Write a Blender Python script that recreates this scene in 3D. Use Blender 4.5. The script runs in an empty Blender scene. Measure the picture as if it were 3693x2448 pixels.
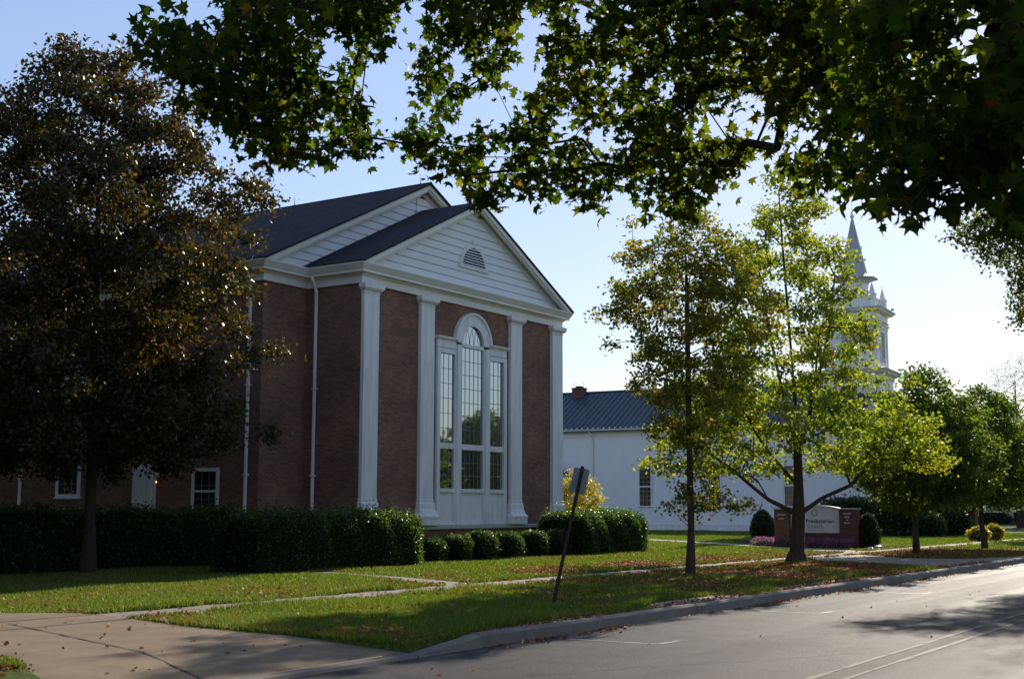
import bpy, math
import numpy as np
from mathutils import Matrix, Vector

# ---------------------------------------------------------------- camera, world, sun, exposure
S = bpy.context.scene
COL = S.collection
YAW, PIT, ROL = math.radians(56.8205), math.radians(7.5251), math.radians(0.1072)
_f = Vector((math.sin(YAW)*math.cos(PIT), math.cos(YAW)*math.cos(PIT), math.sin(PIT)))
_r = Vector((math.cos(YAW), -math.sin(YAW), 0))
_u = _r.cross(_f)
_r2 = math.cos(ROL)*_r + math.sin(ROL)*_u
_u2 = -math.sin(ROL)*_r + math.cos(ROL)*_u
cam = bpy.data.objects.new('camera', bpy.data.cameras.new('camera'))
COL.objects.link(cam)
m3 = Matrix((_r2, _u2, -_f)).transposed()
cam.matrix_world = Matrix.Translation((0, 0, 1.65)) @ m3.to_4x4()
cam.data.sensor_width = 36
cam.data.lens = 45.085
cam.data.clip_start = 0.1
cam.data.clip_end = 3000
S.camera = cam

SUN_EL, SUN_AZ = math.radians(25.5), math.radians(80.5)      # azimuth clockwise from +Y
world = bpy.data.worlds.new("World"); S.world = world; world.use_nodes = True
wn = world.node_tree
sky = wn.nodes.new('ShaderNodeTexSky'); sky.sky_type = 'NISHITA'; sky.sun_disc = False
sky.sun_elevation = SUN_EL; sky.sun_rotation = SUN_AZ
sky.air_density = 1.0; sky.dust_density = 0.15; sky.ozone_density = 1.8
bg = wn.nodes['Background']; bg.inputs[1].default_value = 0.15
def wnode(kind, **kw):
    n = wn.nodes.new(kind)
    for k, v in kw.items(): setattr(n, k, v)
    return n
bw = wnode('ShaderNodeRGBToBW'); wn.links.new(sky.outputs[0], bw.inputs[0])          # film-like shoulder: bright sky is compressed, hue kept
pw = wnode('ShaderNodeMath', operation='POWER'); wn.links.new(bw.outputs[0], pw.inputs[0]); pw.inputs[1].default_value = -.32
sc_ = wnode('ShaderNodeVectorMath', operation='SCALE'); wn.links.new(sky.outputs[0], sc_.inputs[0]); wn.links.new(pw.outputs[0], sc_.inputs['Scale'])
hs = wnode('ShaderNodeHueSaturation'); hs.inputs['Saturation'].default_value = 0.98; hs.inputs['Value'].default_value = 1.06
wn.links.new(sc_.outputs[0], hs.inputs['Color'])
tint = wnode('ShaderNodeMix', data_type='RGBA', blend_type='MULTIPLY'); tint.inputs[0].default_value = 1
tint.inputs[7].default_value = (1.08, .98, 1.0, 1)
wn.links.new(hs.outputs[0], tint.inputs[6]); wn.links.new(tint.outputs[2], bg.inputs[0])
sun = bpy.data.objects.new('sun', bpy.data.lights.new('sun', 'SUN'))
COL.objects.link(sun)
sun.data.energy = 3.9; sun.data.angle = math.radians(0.5); sun.data.color = (1.0, 0.9, 0.76)
SDIR = Vector((math.sin(SUN_AZ)*math.cos(SUN_EL), math.cos(SUN_AZ)*math.cos(SUN_EL), math.sin(SUN_EL)))
sun.rotation_euler = SDIR.to_track_quat('Z', 'Y').to_euler()
S.view_settings.view_transform = 'Standard'; S.view_settings.look = 'None'
S.view_settings.exposure = 0.58; S.view_settings.gamma = 1.0
S.cycles.max_bounces = 6; S.cycles.diffuse_bounces = 3; S.cycles.glossy_bounces = 3
S.cycles.transmission_bounces = 3; S.cycles.transparent_max_bounces = 6
S.cycles.caustics_reflective = False; S.cycles.caustics_refractive = False
S.cycles.sample_clamp_indirect = 6.0

# ---------------------------------------------------------------- materials
def new_mat(name):
    m = bpy.data.materials.new(name); m.use_nodes = True
    nt = m.node_tree; nt.nodes.clear()
    out = nt.nodes.new('ShaderNodeOutputMaterial')
    return m, nt, out
def N(nt, kind, **kw):
    n = nt.nodes.new(kind)
    for k, v in kw.items(): setattr(n, k, v)
    return n
def c4(c): return (c[0], c[1], c[2], 1)
def noise(nt, scale, detail=3, rough=.55, vec=None, dist=0):
    n = N(nt, 'ShaderNodeTexNoise'); n.inputs['Scale'].default_value = scale
    n.inputs['Detail'].default_value = detail; n.inputs['Roughness'].default_value = rough
    n.inputs['Distortion'].default_value = dist
    if vec is not None: nt.links.new(vec, n.inputs['Vector'])
    return n.outputs['Fac']
def ramp(nt, fac, stops, interp='LINEAR'):
    r = N(nt, 'ShaderNodeValToRGB'); r.color_ramp.interpolation = interp
    e = r.color_ramp.elements
    while len(e) < len(stops): e.new(0.5)
    for i, (p, c) in enumerate(stops):
        e[i].position = p; e[i].color = c4(c)
    nt.links.new(fac, r.inputs[0]); return r.outputs[0]
def mixc(nt, fac, a, b, mode='MIX'):
    n = N(nt, 'ShaderNodeMix', data_type='RGBA', blend_type=mode)
    for s, v in ((n.inputs[0], fac), (n.inputs[6], a), (n.inputs[7], b)):
        if isinstance(v, (int, float)): s.default_value = v
        elif isinstance(v, tuple): s.default_value = c4(v)
        else: nt.links.new(v, s)
    return n.outputs[2]
def objco(nt): return N(nt, 'ShaderNodeTexCoord').outputs['Object']
def bump(nt, h, strength=.3, dist=.01, normal=None):
    b = N(nt, 'ShaderNodeBump'); b.inputs['Strength'].default_value = strength
    b.inputs['Distance'].default_value = dist; nt.links.new(h, b.inputs['Height'])
    return b.outputs[0]
def pbsdf(nt, out, col, rough=.6, spec=.4, metal=0, nrm=None):
    p = N(nt, 'ShaderNodeBsdfPrincipled')
    if isinstance(col, tuple): p.inputs['Base Color'].default_value = c4(col)
    else: nt.links.new(col, p.inputs['Base Color'])
    if isinstance(rough, (int, float)): p.inputs['Roughness'].default_value = rough
    else: nt.links.new(rough, p.inputs['Roughness'])
    p.inputs['Specular IOR Level'].default_value = spec
    p.inputs['Metallic'].default_value = metal
    if nrm is not None: nt.links.new(nrm, p.inputs['Normal'])
    if out is not None: nt.links.new(p.outputs[0], out.inputs[0])
    return p
def simple(name, a, b, scale=3, rough=.6, spec=.4, bstr=0, metal=0):
    m, nt, out = new_mat(name); v = objco(nt)
    f = noise(nt, scale, 5, .6, v)
    c = ramp(nt, f, [(.35, a), (.65, b)])
    n = bump(nt, noise(nt, scale*12, 3, .6, v), bstr, .01) if bstr else None
    pbsdf(nt, out, c, rough, spec, metal, n); return m

def weathered(name, a, b, rough):
    m, nt, out = new_mat(name); v = objco(nt)
    mp = N(nt, 'ShaderNodeMapping'); mp.inputs['Scale'].default_value = (5, 5, .45); nt.links.new(v, mp.inputs[0])
    c = mixc(nt, 1.0, ramp(nt, noise(nt, 1.6, 5, .6, v), [(.35, a), (.65, b)]), ramp(nt, noise(nt, 1.2, 6, .7, mp.outputs[0]), [(.3, (.78, .77, .74)), (.55, (1, 1, 1))]), 'MULTIPLY')
    pbsdf(nt, out, c, rough, .35, 0, bump(nt, noise(nt, 30, 3, .6, v), .15, .01)); return m
def mat_brick(name, hot, cold, mortar):
    m, nt, out = new_mat(name); v = objco(nt)
    sx = N(nt, 'ShaderNodeSeparateXYZ'); nt.links.new(v, sx.inputs[0])
    g = N(nt, 'ShaderNodeNewGeometry'); sn = N(nt, 'ShaderNodeSeparateXYZ'); nt.links.new(g.outputs['True Normal'], sn.inputs[0])
    ab = N(nt, 'ShaderNodeMath', operation='ABSOLUTE'); nt.links.new(sn.outputs[0], ab.inputs[0])
    gt = N(nt, 'ShaderNodeMath', operation='GREATER_THAN'); nt.links.new(ab.outputs[0], gt.inputs[0]); gt.inputs[1].default_value = .5
    mx = N(nt, 'ShaderNodeMix', data_type='FLOAT'); nt.links.new(gt.outputs[0], mx.inputs[0]); nt.links.new(sx.outputs[0], mx.inputs[2]); nt.links.new(sx.outputs[1], mx.inputs[3])
    cb = N(nt, 'ShaderNodeCombineXYZ'); nt.links.new(mx.outputs[0], cb.inputs[0]); nt.links.new(sx.outputs[2], cb.inputs[1])
    bt = N(nt, 'ShaderNodeTexBrick'); nt.links.new(cb.outputs[0], bt.inputs['Vector'])
    bt.inputs['Scale'].default_value = 1; bt.inputs['Brick Width'].default_value = .21
    bt.inputs['Row Height'].default_value = .0686; bt.inputs['Mortar Size'].default_value = .0065
    bt.inputs['Mortar Smooth'].default_value = .2; bt.inputs['Bias'].default_value = -.1
    bt.inputs['Color1'].default_value = c4(hot); bt.inputs['Color2'].default_value = c4(cold); bt.inputs['Mortar'].default_value = c4(mortar)
    f = noise(nt, .7, 4, .6, v)
    st = ramp(nt, f, [(.3, (.66, .66, .68)), (.7, (1.2, 1.15, 1.1))])
    c = mixc(nt, 1.0, bt.outputs['Color'], st, 'MULTIPLY')
    inv = N(nt, 'ShaderNodeMath', operation='SUBTRACT'); inv.inputs[0].default_value = 1; nt.links.new(bt.outputs['Fac'], inv.inputs[1])
    pbsdf(nt, out, c, .85, .2, 0, bump(nt, inv.outputs[0], .5, .008)); return m

def mat_leaf(name, stops, transl=.45, rough=.45, spec=.35, tint=(1.0, 1.0, .55), patch=None, pscale=.5, gain=2.1):
    """per leaf colour from a ramp, part of the light passes through"""
    m, nt, out = new_mat(name)
    g = N(nt, 'ShaderNodeNewGeometry')
    col = ramp(nt, g.outputs['Random Per Island'], stops)
    if patch:
        f = noise(nt, pscale, 3, .5, objco(nt))
        k = ramp(nt, f, [(.5, (0, 0, 0)), (.68, (1, 1, 1))])
        col = mixc(nt, k, col, mixc(nt, .55, col, patch))
    p = pbsdf(nt, None, col, rough, spec)
    t = N(nt, 'ShaderNodeBsdfTranslucent')
    nt.links.new(mixc(nt, 1.0, col, tuple(x*gain for x in tint), 'MULTIPLY'), t.inputs[0])
    mx = N(nt, 'ShaderNodeMixShader'); mx.inputs[0].default_value = transl
    nt.links.new(p.outputs[0], mx.inputs[1]); nt.links.new(t.outputs[0], mx.inputs[2])
    nt.links.new(mx.outputs[0], out.inputs[0]); return m

def mat_bark(name, a, b):
    m, nt, out = new_mat(name); v = objco(nt)
    mp = N(nt, 'ShaderNodeMapping'); mp.inputs['Scale'].default_value = (9, 9, 1.6); nt.links.new(v, mp.inputs[0])
    f = noise(nt, 3.0, 6, .65, mp.outputs[0], .6)
    c = ramp(nt, f, [(.3, a), (.7, b)])
    pbsdf(nt, out, c, .9, .15, 0, bump(nt, f, .9, .03)); return m

def mat_grass_ground(name):
    m, nt, out = new_mat(name); v = objco(nt)
    f1 = noise(nt, .35, 4, .6, v); f2 = noise(nt, 14, 4, .7, v)
    g = ramp(nt, f2, [(.25, (.035, .058, .012)), (.5, (.075, .115, .022)), (.8, (.14, .175, .035))])
    dry = ramp(nt, f2, [(.3, (.07, .062, .024)), (.7, (.17, .135, .055))])
    k = ramp(nt, f1, [(.5, (0, 0, 0)), (.75, (.6, .6, .6))])
    pbsdf(nt, out, mixc(nt, k, g, dry), .9, .12, 0, bump(nt, f2, 1, .05)); return m

def mat_asphalt():
    m, nt, out = new_mat('asphalt'); v = objco(nt)
    f = noise(nt, 28, 5, .85, v); big = noise(nt, .5, 4, .6, v)
    mp = N(nt, 'ShaderNodeMapping'); mp.inputs['Scale'].default_value = (.04, 1.3, 1); nt.links.new(v, mp.inputs[0])
    track = noise(nt, 1.0, 2, .5, mp.outputs[0])
    c = mixc(nt, 1.0, ramp(nt, f, [(.3, (.03, .029, .03)), (.7, (.09, .086, .086))]), ramp(nt, big, [(.3, (.62, .62, .62)), (.7, (1.3, 1.27, 1.25))]), 'MULTIPLY')
    vo = N(nt, 'ShaderNodeTexVoronoi', feature='DISTANCE_TO_EDGE'); vo.inputs['Scale'].default_value = .16
    wv = N(nt, 'ShaderNodeMix', data_type='RGBA'); wv.inputs[0].default_value = .35
    nn = N(nt, 'ShaderNodeTexNoise'); nn.inputs['Scale'].default_value = 1.3; nn.inputs['Detail'].default_value = 6; nt.links.new(v, nn.inputs['Vector'])
    nt.links.new(v, wv.inputs[6]); nt.links.new(nn.outputs['Color'], wv.inputs[7]); nt.links.new(wv.outputs[2], vo.inputs['Vector'])
    crack = ramp(nt, vo.outputs['Distance'], [(.0, (.35, .35, .35)), (.0025, (1, 1, 1))])
    c = mixc(nt, 1.0, c, crack, 'MULTIPLY')
    c = mixc(nt, 1.0, c, ramp(nt, track, [(.35, (.7, .7, .7)), (.65, (1.15, 1.14, 1.13))]), 'MULTIPLY')
    st_ = noise(nt, 1.9, 5, .6, v, .4); c = mixc(nt, 1.0, c, ramp(nt, st_, [(.30, (.45, .45, .45)), (.44, (1, 1, 1))]), 'MULTIPLY')
    r = ramp(nt, track, [(.3, (.6, .6, .6)), (.7, (.72, .72, .72))])
    sep = N(nt, 'ShaderNodeSeparateColor'); nt.links.new(r, sep.inputs[0])
    pbsdf(nt, out, c, sep.outputs[0], .075, 0, bump(nt, f, .8, .015)); return m

def mat_concrete(name, a, b, spots=True):
    m, nt, out = new_mat(name); v = objco(nt)
    f = noise(nt, 1.6, 6, .65, v); g = noise(nt, 60, 3, .7, v)
    c = mixc(nt, 1.0, ramp(nt, f, [(.3, a), (.7, b)]), ramp(nt, g, [(.3, (.82, .82, .82)), (.7, (1.14, 1.14, 1.14))]), 'MULTIPLY')
    pbsdf(nt, out, c, .85, .25, 0, bump(nt, g, .5, .006)); return m

M = {}
M['brick'] = mat_brick('red_brick', (.29, .132, .09), (.155, .08, .06), (.28, .23, .185))
M['brick2'] = mat_brick('brown_brick', (.17, .07, .05), (.10, .05, .038), (.19, .16, .14))
M['white'] = weathered('white_paint', (.76, .76, .76), (.84, .835, .83), .5)
M['trim'] = simple('cream_trim_paint', (.70, .68, .62), (.77, .75, .69), 1.2, .42, .45)
M['groove'] = simple('dark_board_gap', (.02, .02, .025), (.04, .04, .045), 5, .9)
M['siding'] = simple('white_clapboard', (.76, .76, .77), (.82, .82, .82), .6, .5, .35)
M['stone'] = simple('pale_stone', (.42, .41, .37), (.52, .5, .46), 6, .8, .25, .3)
M['shingle'] = None
def mat_shingle():
    m, nt, out = new_mat('dark_asphalt_shingle'); v = objco(nt)
    f = noise(nt, 9, 5, .75, v); g = noise(nt, .8, 3, .6, v)
    c = mixc(nt, 1.0, ramp(nt, f, [(.3, (.016, .017, .021)), (.7, (.058, .059, .066))]), ramp(nt, g, [(.3, (.85, .85, .85)), (.7, (1.15, 1.15, 1.15))]), 'MULTIPLY')
    w = N(nt, 'ShaderNodeTexWave', wave_type='BANDS', bands_direction='Z', wave_profile='SAW'); w.inputs['Scale'].default_value = 2.6
    w.inputs['Distortion'].default_value = .3; nt.links.new(v, w.inputs[0])
    pbsdf(nt, out, c, .95, .15, 0, bump(nt, w.outputs['Fac'], .4, .01)); return m
M['shingle'] = mat_shingle()
M['metalroof'] = simple('blue_green_metal_roof', (.036, .052, .066), (.05, .07, .085), 1.5, .5, .4)
M['glint'] = simple('pale_snow_guard', (.6, .6, .6), (.7, .7, .7), 4, .25, .8)
M['rust'] = simple('rusty_steel', (.022, .010, .008), (.06, .026, .018), 14, .75, .3, .4)
M['alu'] = simple('sign_aluminium', (.15, .165, .175), (.22, .235, .245), 3, .6, .4, 0, .2)
M['louvre'] = simple('louvre_grey', (.30, .31, .33), (.38, .39, .41), 4, .6)
M['dark'] = simple('dark_void', (.008, .008, .009), (.014, .014, .016), 4, .9, .1)
M['rod'] = simple('grey_rod', (.10, .10, .11), (.16, .16, .17), 8, .5)
M['lead'] = simple('lead_glazing_bar', (.22, .27, .27), (.3, .34, .34), 5, .5)
M['signwhite'] = simple('white_sign_face', (.62, .62, .60), (.7, .7, .68), 2, .4)
M['ink'] = simple('dark_grey_lettering', (.05, .05, .055), (.07, .07, .075), 5, .6)
M['inkpale'] = simple('pale_grey_lettering', (.30, .30, .32), (.36, .36, .38), 5, .6)
M['inkgreen'] = simple('green_emblem', (.16, .25, .14), (.22, .3, .18), 5, .6)
M['yellowpaint'] = simple('worn_yellow_paint', (.07, .065, .052), (.12, .10, .06), 4, .75, .2)
M['whitepaint'] = simple('worn_white_paint', (.08, .08, .08), (.15, .15, .148), 5, .6)
M['yellowsiding'] = simple('yellow_siding', (.42, .34, .13), (.5, .41, .17), 2, .6)
M['asphalt'] = mat_asphalt()
M['concrete'] = mat_concrete('concrete', (.19, .132, .078), (.285, .208, .125))
M['walk'] = mat_concrete('walk_concrete', (.25, .195, .145), (.36, .295, .23))
M['kerb'] = mat_concrete('kerb_concrete', (.15, .13, .11), (.24, .21, .18))
M['joint'] = simple('dark_joint', (.035, .03, .025), (.07, .06, .05), 9, .95)
M['ground'] = mat_grass_ground('lawn_turf')
M['mulch'] = simple('dark_mulch', (.02, .014, .01), (.05, .035, .025), 20, .95, .1, .5)
M['bark'] = mat_bark('grey_brown_bark', (.035, .026, .02), (.11, .085, .065))
M['barkd'] = mat_bark('dark_bark', (.02, .016, .013), (.06, .048, .04))
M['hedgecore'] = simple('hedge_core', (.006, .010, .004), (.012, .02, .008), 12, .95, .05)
M['lampglow'] = None
m_, nt_, out_ = new_mat('warm_bulb'); e_ = N(nt_, 'ShaderNodeEmission'); e_.inputs[0].default_value = (1, .35, .12, 1); e_.inputs[1].default_value = 2.5
nt_.links.new(e_.outputs[0], out_.inputs[0]); M['lampglow'] = m_

def mat_glass(name, refl, tint=(.012, .016, .015)):
    m, nt, out = new_mat(name); v = objco(nt)
    nrm = bump(nt, noise(nt, 1.1, 2, .5, v), .06, .05)
    p = pbsdf(nt, None, tint, .3, .3, 0)
    gl = N(nt, 'ShaderNodeBsdfGlossy'); gl.inputs['Roughness'].default_value = .02; gl.inputs[0].default_value = (.9, .95, .97, 1)
    nt.links.new(nrm, gl.inputs['Normal'])
    mx = N(nt, 'ShaderNodeMixShader'); mx.inputs[0].default_value = refl
    nt.links.new(p.outputs[0], mx.inputs[1]); nt.links.new(gl.outputs[0], mx.inputs[2]); nt.links.new(mx.outputs[0], out.inputs[0]); return m
M['glass'] = mat_glass('window_glass', .42)
M['glassd'] = mat_glass('dim_window_glass', .02, (.006, .007, .007))

M['leafmaple'] = mat_leaf('maple_leaf', [(0, (.006, .011, .0025)), (.6, (.012, .02, .004)), (.88, (.024, .031, .005)), (.98, (.045, .036, .006)), (1, (.07, .03, .006))], .5, .6, .12, (.95, 1.0, .25), (.03, .028, .005), .45, 10.0)
M['leafstreet'] = mat_leaf('street_maple_leaf', [(0, (.035, .055, .010)), (.5, (.06, .088, .014)), (.85, (.09, .11, .017)), (1, (.15, .13, .02))], .5, .5, .3, (1.05, 1.0, .28), (.13, .115, .018), .35, 6.2)
M['leafthin'] = mat_leaf('young_tree_leaf', [(0, (.032, .048, .012)), (.5, (.05, .066, .014)), (.85, (.08, .08, .016)), (1, (.14, .085, .018))], .45, .5, .3, (1.05, .95, .3), (.12, .09, .018), .55, 6.4)
M['leafdeep'] = mat_leaf('deep_green_leaf', [(0, (.02, .036, .008)), (.6, (.04, .062, .012)), (1, (.08, .09, .018))], .45, .5, .3, (1.0, 1.0, .3), None, .5, 5.4)
M['leafcopper'] = mat_leaf('copper_leaf', [(0, (.012, .016, .007)), (.5, (.024, .025, .009)), (.85, (.045, .036, .011)), (1, (.08, .045, .014))], .36, .40, .4, (1.1, .92, .28), (.06, .036, .012), .4, 3.6)
M['leafyellow'] = mat_leaf('yellow_shrub_leaf', [(0, (.12, .13, .02)), (.6, (.24, .21, .025)), (1, (.38, .27, .03))], .5, .35, .5, (1.0, .95, .3), None, .5, 3.2)
M['leafhedge'] = mat_leaf('hedge_leaf', [(0, (.005, .010, .0025)), (.6, (.012, .023, .005)), (1, (.03, .05, .010))], .42, .35, .5, (.95, 1.0, .3), None, .5, 10.0)
M['leafever'] = mat_leaf('evergreen_leaf', [(0, (.02, .035, .012)), (.6, (.035, .055, .018)), (1, (.06, .085, .03))], .25, .5, .3, (.9, 1, .4))
M['leafgrey'] = mat_leaf('distant_sparse_leaf', [(0, (.07, .06, .045)), (1, (.12, .09, .06))], .3, .6, .2, (1, .9, .7))
M['leaforange'] = mat_leaf('orange_autumn_leaf', [(0, (.10, .08, .02)), (1, (.24, .12, .02))], .4, .5, .3, (1, .8, .3))
M['litter'] = mat_leaf('fallen_leaf', [(0, (.10, .04, .018)), (.5, (.20, .085, .03)), (.85, (.28, .14, .055)), (1, (.38, .26, .14))], .25, .6, .25, (1, .7, .4))
M['blade'] = mat_leaf('grass_blade', [(0, (.045, .08, .014)), (.6, (.085, .135, .02)), (.9, (.14, .165, .036)), (1, (.28, .23, .11))], .42, .5, .3, (.97, 1.0, .28), (.15, .12, .05), .3, 2.3)
M['petal'] = mat_leaf('pink_petal', [(0, (.16, .05, .11)), (.7, (.30, .12, .23)), (1, (.45, .24, .38))], .3, .6, .2, (1, .7, 1))
M['curtain'] = simple('brown_curtain', (.20, .11, .08), (.27, .16, .12), 3, .5)
M['spire'] = simple('grey_spire_shingle', (.34, .36, .40), (.46, .48, .52), 5, .6, .3)
M['stoneglint'] = simple('pale_landscape_stone', (.65, .66, .66), (.78, .78, .77), 5, .3, .5)

# ---------------------------------------------------------------- mesh helpers
class MB:
    def __init__(s): s.v = []; s.f = []; s.m = []
    def add(s, vs, fs, mi=0):
        o = len(s.v); s.v.extend([tuple(p) for p in vs]); s.f.extend([tuple(i+o for i in f) for f in fs]); s.m.extend([mi]*len(fs)); return s
    def box(s, x0, x1, y0, y1, z0, z1, mi=0):
        return s.add([(x0,y0,z0),(x1,y0,z0),(x1,y1,z0),(x0,y1,z0),(x0,y0,z1),(x1,y0,z1),(x1,y1,z1),(x0,y1,z1)],
                     [(0,3,2,1),(4,5,6,7),(0,1,5,4),(1,2,6,5),(2,3,7,6),(3,0,4,7)], mi)
    def prismY(s, poly, y0, y1, mi=0):      # poly in (x, z), counter-clockwise seen from -Y
        n = len(poly)
        vs = [(x, y0, z) for x, z in poly] + [(x, y1, z) for x, z in poly]
        return s.add(vs, [tuple(range(n)), tuple(range(2*n-1, n-1, -1))] + [(i, i+n, (i+1) % n+n, (i+1) % n) for i in range(n)], mi)
    def prismX(s, poly, x0, x1, mi=0):      # poly in (y, z)
        n = len(poly)
        vs = [(x0, y, z) for y, z in poly] + [(x1, y, z) for y, z in poly]
        return s.add(vs, [tuple(range(n-1, -1, -1)), tuple(range(n, 2*n))] + [(i, (i+1) % n, (i+1) % n+n, i+n) for i in range(n)], mi)
    def prismZ(s, poly, z0, z1, mi=0):
        n = len(poly)
        vs = [(x, y, z0) for x, y in poly] + [(x, y, z1) for x, y in poly]
        return s.add(vs, [tuple(range(n-1, -1, -1)), tuple(range(n, 2*n))] + [(i, (i+1) % n, (i+1) % n+n, i+n) for i in range(n)], mi)
    def tube(s, pts, rad, n=8, mi=0, cap=True):
        if isinstance(rad, (int, float)): rad = [rad]*len(pts)
        pts = [Vector(p) for p in pts]; rings = []
        o = len(s.v); up = None
        for i, p in enumerate(pts):
            d = (pts[min(i+1, len(pts)-1)] - pts[max(i-1, 0)]).normalized()
            a = d.cross(Vector((0, 0, 1))) if abs(d.z) < .95 else d.cross(Vector((0, 1, 0)))
            a.normalize()
            if up is not None and a.dot(up) < 0: a = -a
            up = a; b = d.cross(a)
            for k in range(n):
                t = 2*math.pi*k/n; q = p + (a*math.cos(t) + b*math.sin(t))*rad[i]; s.v.append(tuple(q))
        for i in range(len(pts)-1):
            for k in range(n):
                s.f.append((o+i*n+k, o+i*n+(k+1) % n, o+(i+1)*n+(k+1) % n, o+(i+1)*n+k)); s.m.append(mi)
        if cap:
            s.f.append(tuple(o+k for k in range(n-1, -1, -1))); s.m.append(mi)
            s.f.append(tuple(o+(len(pts)-1)*n+k for k in range(n))); s.m.append(mi)
        return s
    def sweep(s, prof, path, normals_out=1, closed=False, mi=0, endcap=True):
        """profile (outward offset, z) mitred along a plan path; outward is to the right of travel"""
        n = len(path); ring = []
        for i, (x, y) in enumerate(path):
            def nrm(a, b):
                d = Vector((b[0]-a[0], b[1]-a[1])).normalized(); return Vector((d.y, -d.x))*normals_out
            if closed: n1 = nrm(path[i-1], path[i]); n2 = nrm(path[i], path[(i+1) % n])
            else:
                n1 = nrm(path[i-1], path[i]) if i > 0 else nrm(path[0], path[1])
                n2 = nrm(path[i], path[i+1]) if i < n-1 else n1
                if i == 0: n1 = n2
            mt = (n1+n2)/(1+n1.dot(n2))
            ring.append([(x+mt.x*o, y+mt.y*o, z) for o, z in prof])
        k = len(prof); o0 = len(s.v)
        for r in ring: s.v.extend(r)
        for i in range(n if closed else n-1):
            j = (i+1) % n
            for a in range(k-1):
                s.f.append((o0+i*k+a, o0+j*k+a, o0+j*k+a+1, o0+i*k+a+1)); s.m.append(mi)
        if not closed and endcap:
            s.f.append(tuple(o0+a for a in range(k))); s.m.append(mi)
            s.f.append(tuple(o0+(n-1)*k+a for a in range(k-1, -1, -1))); s.m.append(mi)
        return s

def link(o, parent=None):
    COL.objects.link(o)
    if parent is not None: o.parent = parent
    return o
def props(o, label=None, cat=None, group=None, kind=None):
    if label: o['label'] = label
    if cat: o['category'] = cat
    if group: o['group'] = group
    if kind: o['kind'] = kind
    return o
def thing(name, label, cat, loc, group=None, rotz=0):
    o = bpy.data.objects.new(name, None); o.empty_display_size = .3
    o.location = loc; o.rotation_euler = (0, 0, rotz); link(o); return props(o, label, cat, group)
def mk(name, mb, mats, parent=None, off=(0, 0, 0), smooth=False, label=None):
    """one mesh object; off is subtracted from every vertex so world coordinates can be used"""
    me = bpy.data.meshes.new(name)
    ox, oy, oz = off
    me.from_pydata([(x-ox, y-oy, z-oz) for x, y, z in mb.v], [], mb.f)
    if not isinstance(mats, (list, tuple)): mats = [mats]
    for k in mats: me.materials.append(M[k])
    if len(mats) > 1: me.polygons.foreach_set('material_index', mb.m)
    if smooth: me.polygons.foreach_set('use_smooth', [True]*len(me.polygons))
    me.update()
    o = bpy.data.objects.new(name, me); link(o, parent)
    if parent is None: o.location = off
    if label: o['label'] = label
    return o
def structure(name, mb, mat, kind='structure', label=None, cat=None):
    o = mk(name, mb, mat); return props(o, label, cat, None, kind)

def np_mesh(name, V, sizes, mat, parent=None, loops=None):
    """V (n,3); sizes: verts per polygon, consecutive unless loops are given"""
    me = bpy.data.meshes.new(name)
    V = np.ascontiguousarray(V, dtype=np.float32); sizes = np.asarray(sizes, dtype=np.int32)
    L = int(sizes.sum()); loops = np.arange(L, dtype=np.int32) if loops is None else np.asarray(loops, dtype=np.int32)
    me.vertices.add(len(V)); me.vertices.foreach_set('co', V.ravel())
    me.loops.add(L); me.loops.foreach_set('vertex_index', loops)
    me.polygons.add(len(sizes)); st = np.concatenate([[0], np.cumsum(sizes)[:-1]]).astype(np.int32)
    me.polygons.foreach_set('loop_start', st); me.polygons.foreach_set('loop_total', sizes)
    me.materials.append(M[mat]); me.update(calc_edges=True); me.validate()
    o = bpy.data.objects.new(name, me); return link(o, parent)

MAPLE = np.array([(0,-.1),(.22,-.28),(.34,-.12),(.62,-.10),(.42,.14),(.62,.42),(.30,.36),(.18,.55),(0,.92),(-.18,.55),(-.30,.36),(-.62,.42),(-.42,.14),(-.62,-.10),(-.34,-.12),(-.22,-.28)])
MAPLE7 = np.array([(0,-.3),(.55,-.15),(.33,.12),(.5,.5),(0,.75),(-.5,.5),(-.33,.12),(-.55,-.15)])
OVAL = np.array([(0,-.6),(.3,-.25),(.34,.15),(0,.65),(-.34,.15),(-.3,-.25)])
DIAM = np.array([(0,-.6),(.35,0),(0,.6),(-.35,0)])
def leaves(name, C, size, shape, mat, parent, rng, up=.8, off=(0, 0, 0), cup=.25, droop=0, var=(.6, 1.25)):
    n = len(C); k = len(shape)
    nr = rng.normal(size=(n, 3)); nr /= np.linalg.norm(nr, axis=1)[:, None]
    nr[:, 2] += up; nr /= np.linalg.norm(nr, axis=1)[:, None]
    t = rng.normal(size=(n, 3)); t[:, 2] -= droop; t -= nr*np.sum(t*nr, 1)[:, None]; t /= np.linalg.norm(t, axis=1)[:, None]
    b = np.cross(nr, t)
    s = (size*rng.uniform(var[0], var[1], n))[:, None, None]
    sx = shape[None, :, 0, None]; sy = shape[None, :, 1, None]
    bend = (-(shape[:, 0]**2)*cup*2 - shape[:, 1]**2*cup*.6)[None, :, None]
    V = C[:, None, :] + s*(sx*b[:, None, :] + sy*t[:, None, :] + bend*nr[:, None, :])
    V = V.reshape(-1, 3) - np.array(off)
    return np_mesh(name, V, np.full(n, k), mat, parent)

def pts_cm(flat): return np.array(flat, float).reshape(-1, 3)/100      # world x, y, z in centimetres

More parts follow.
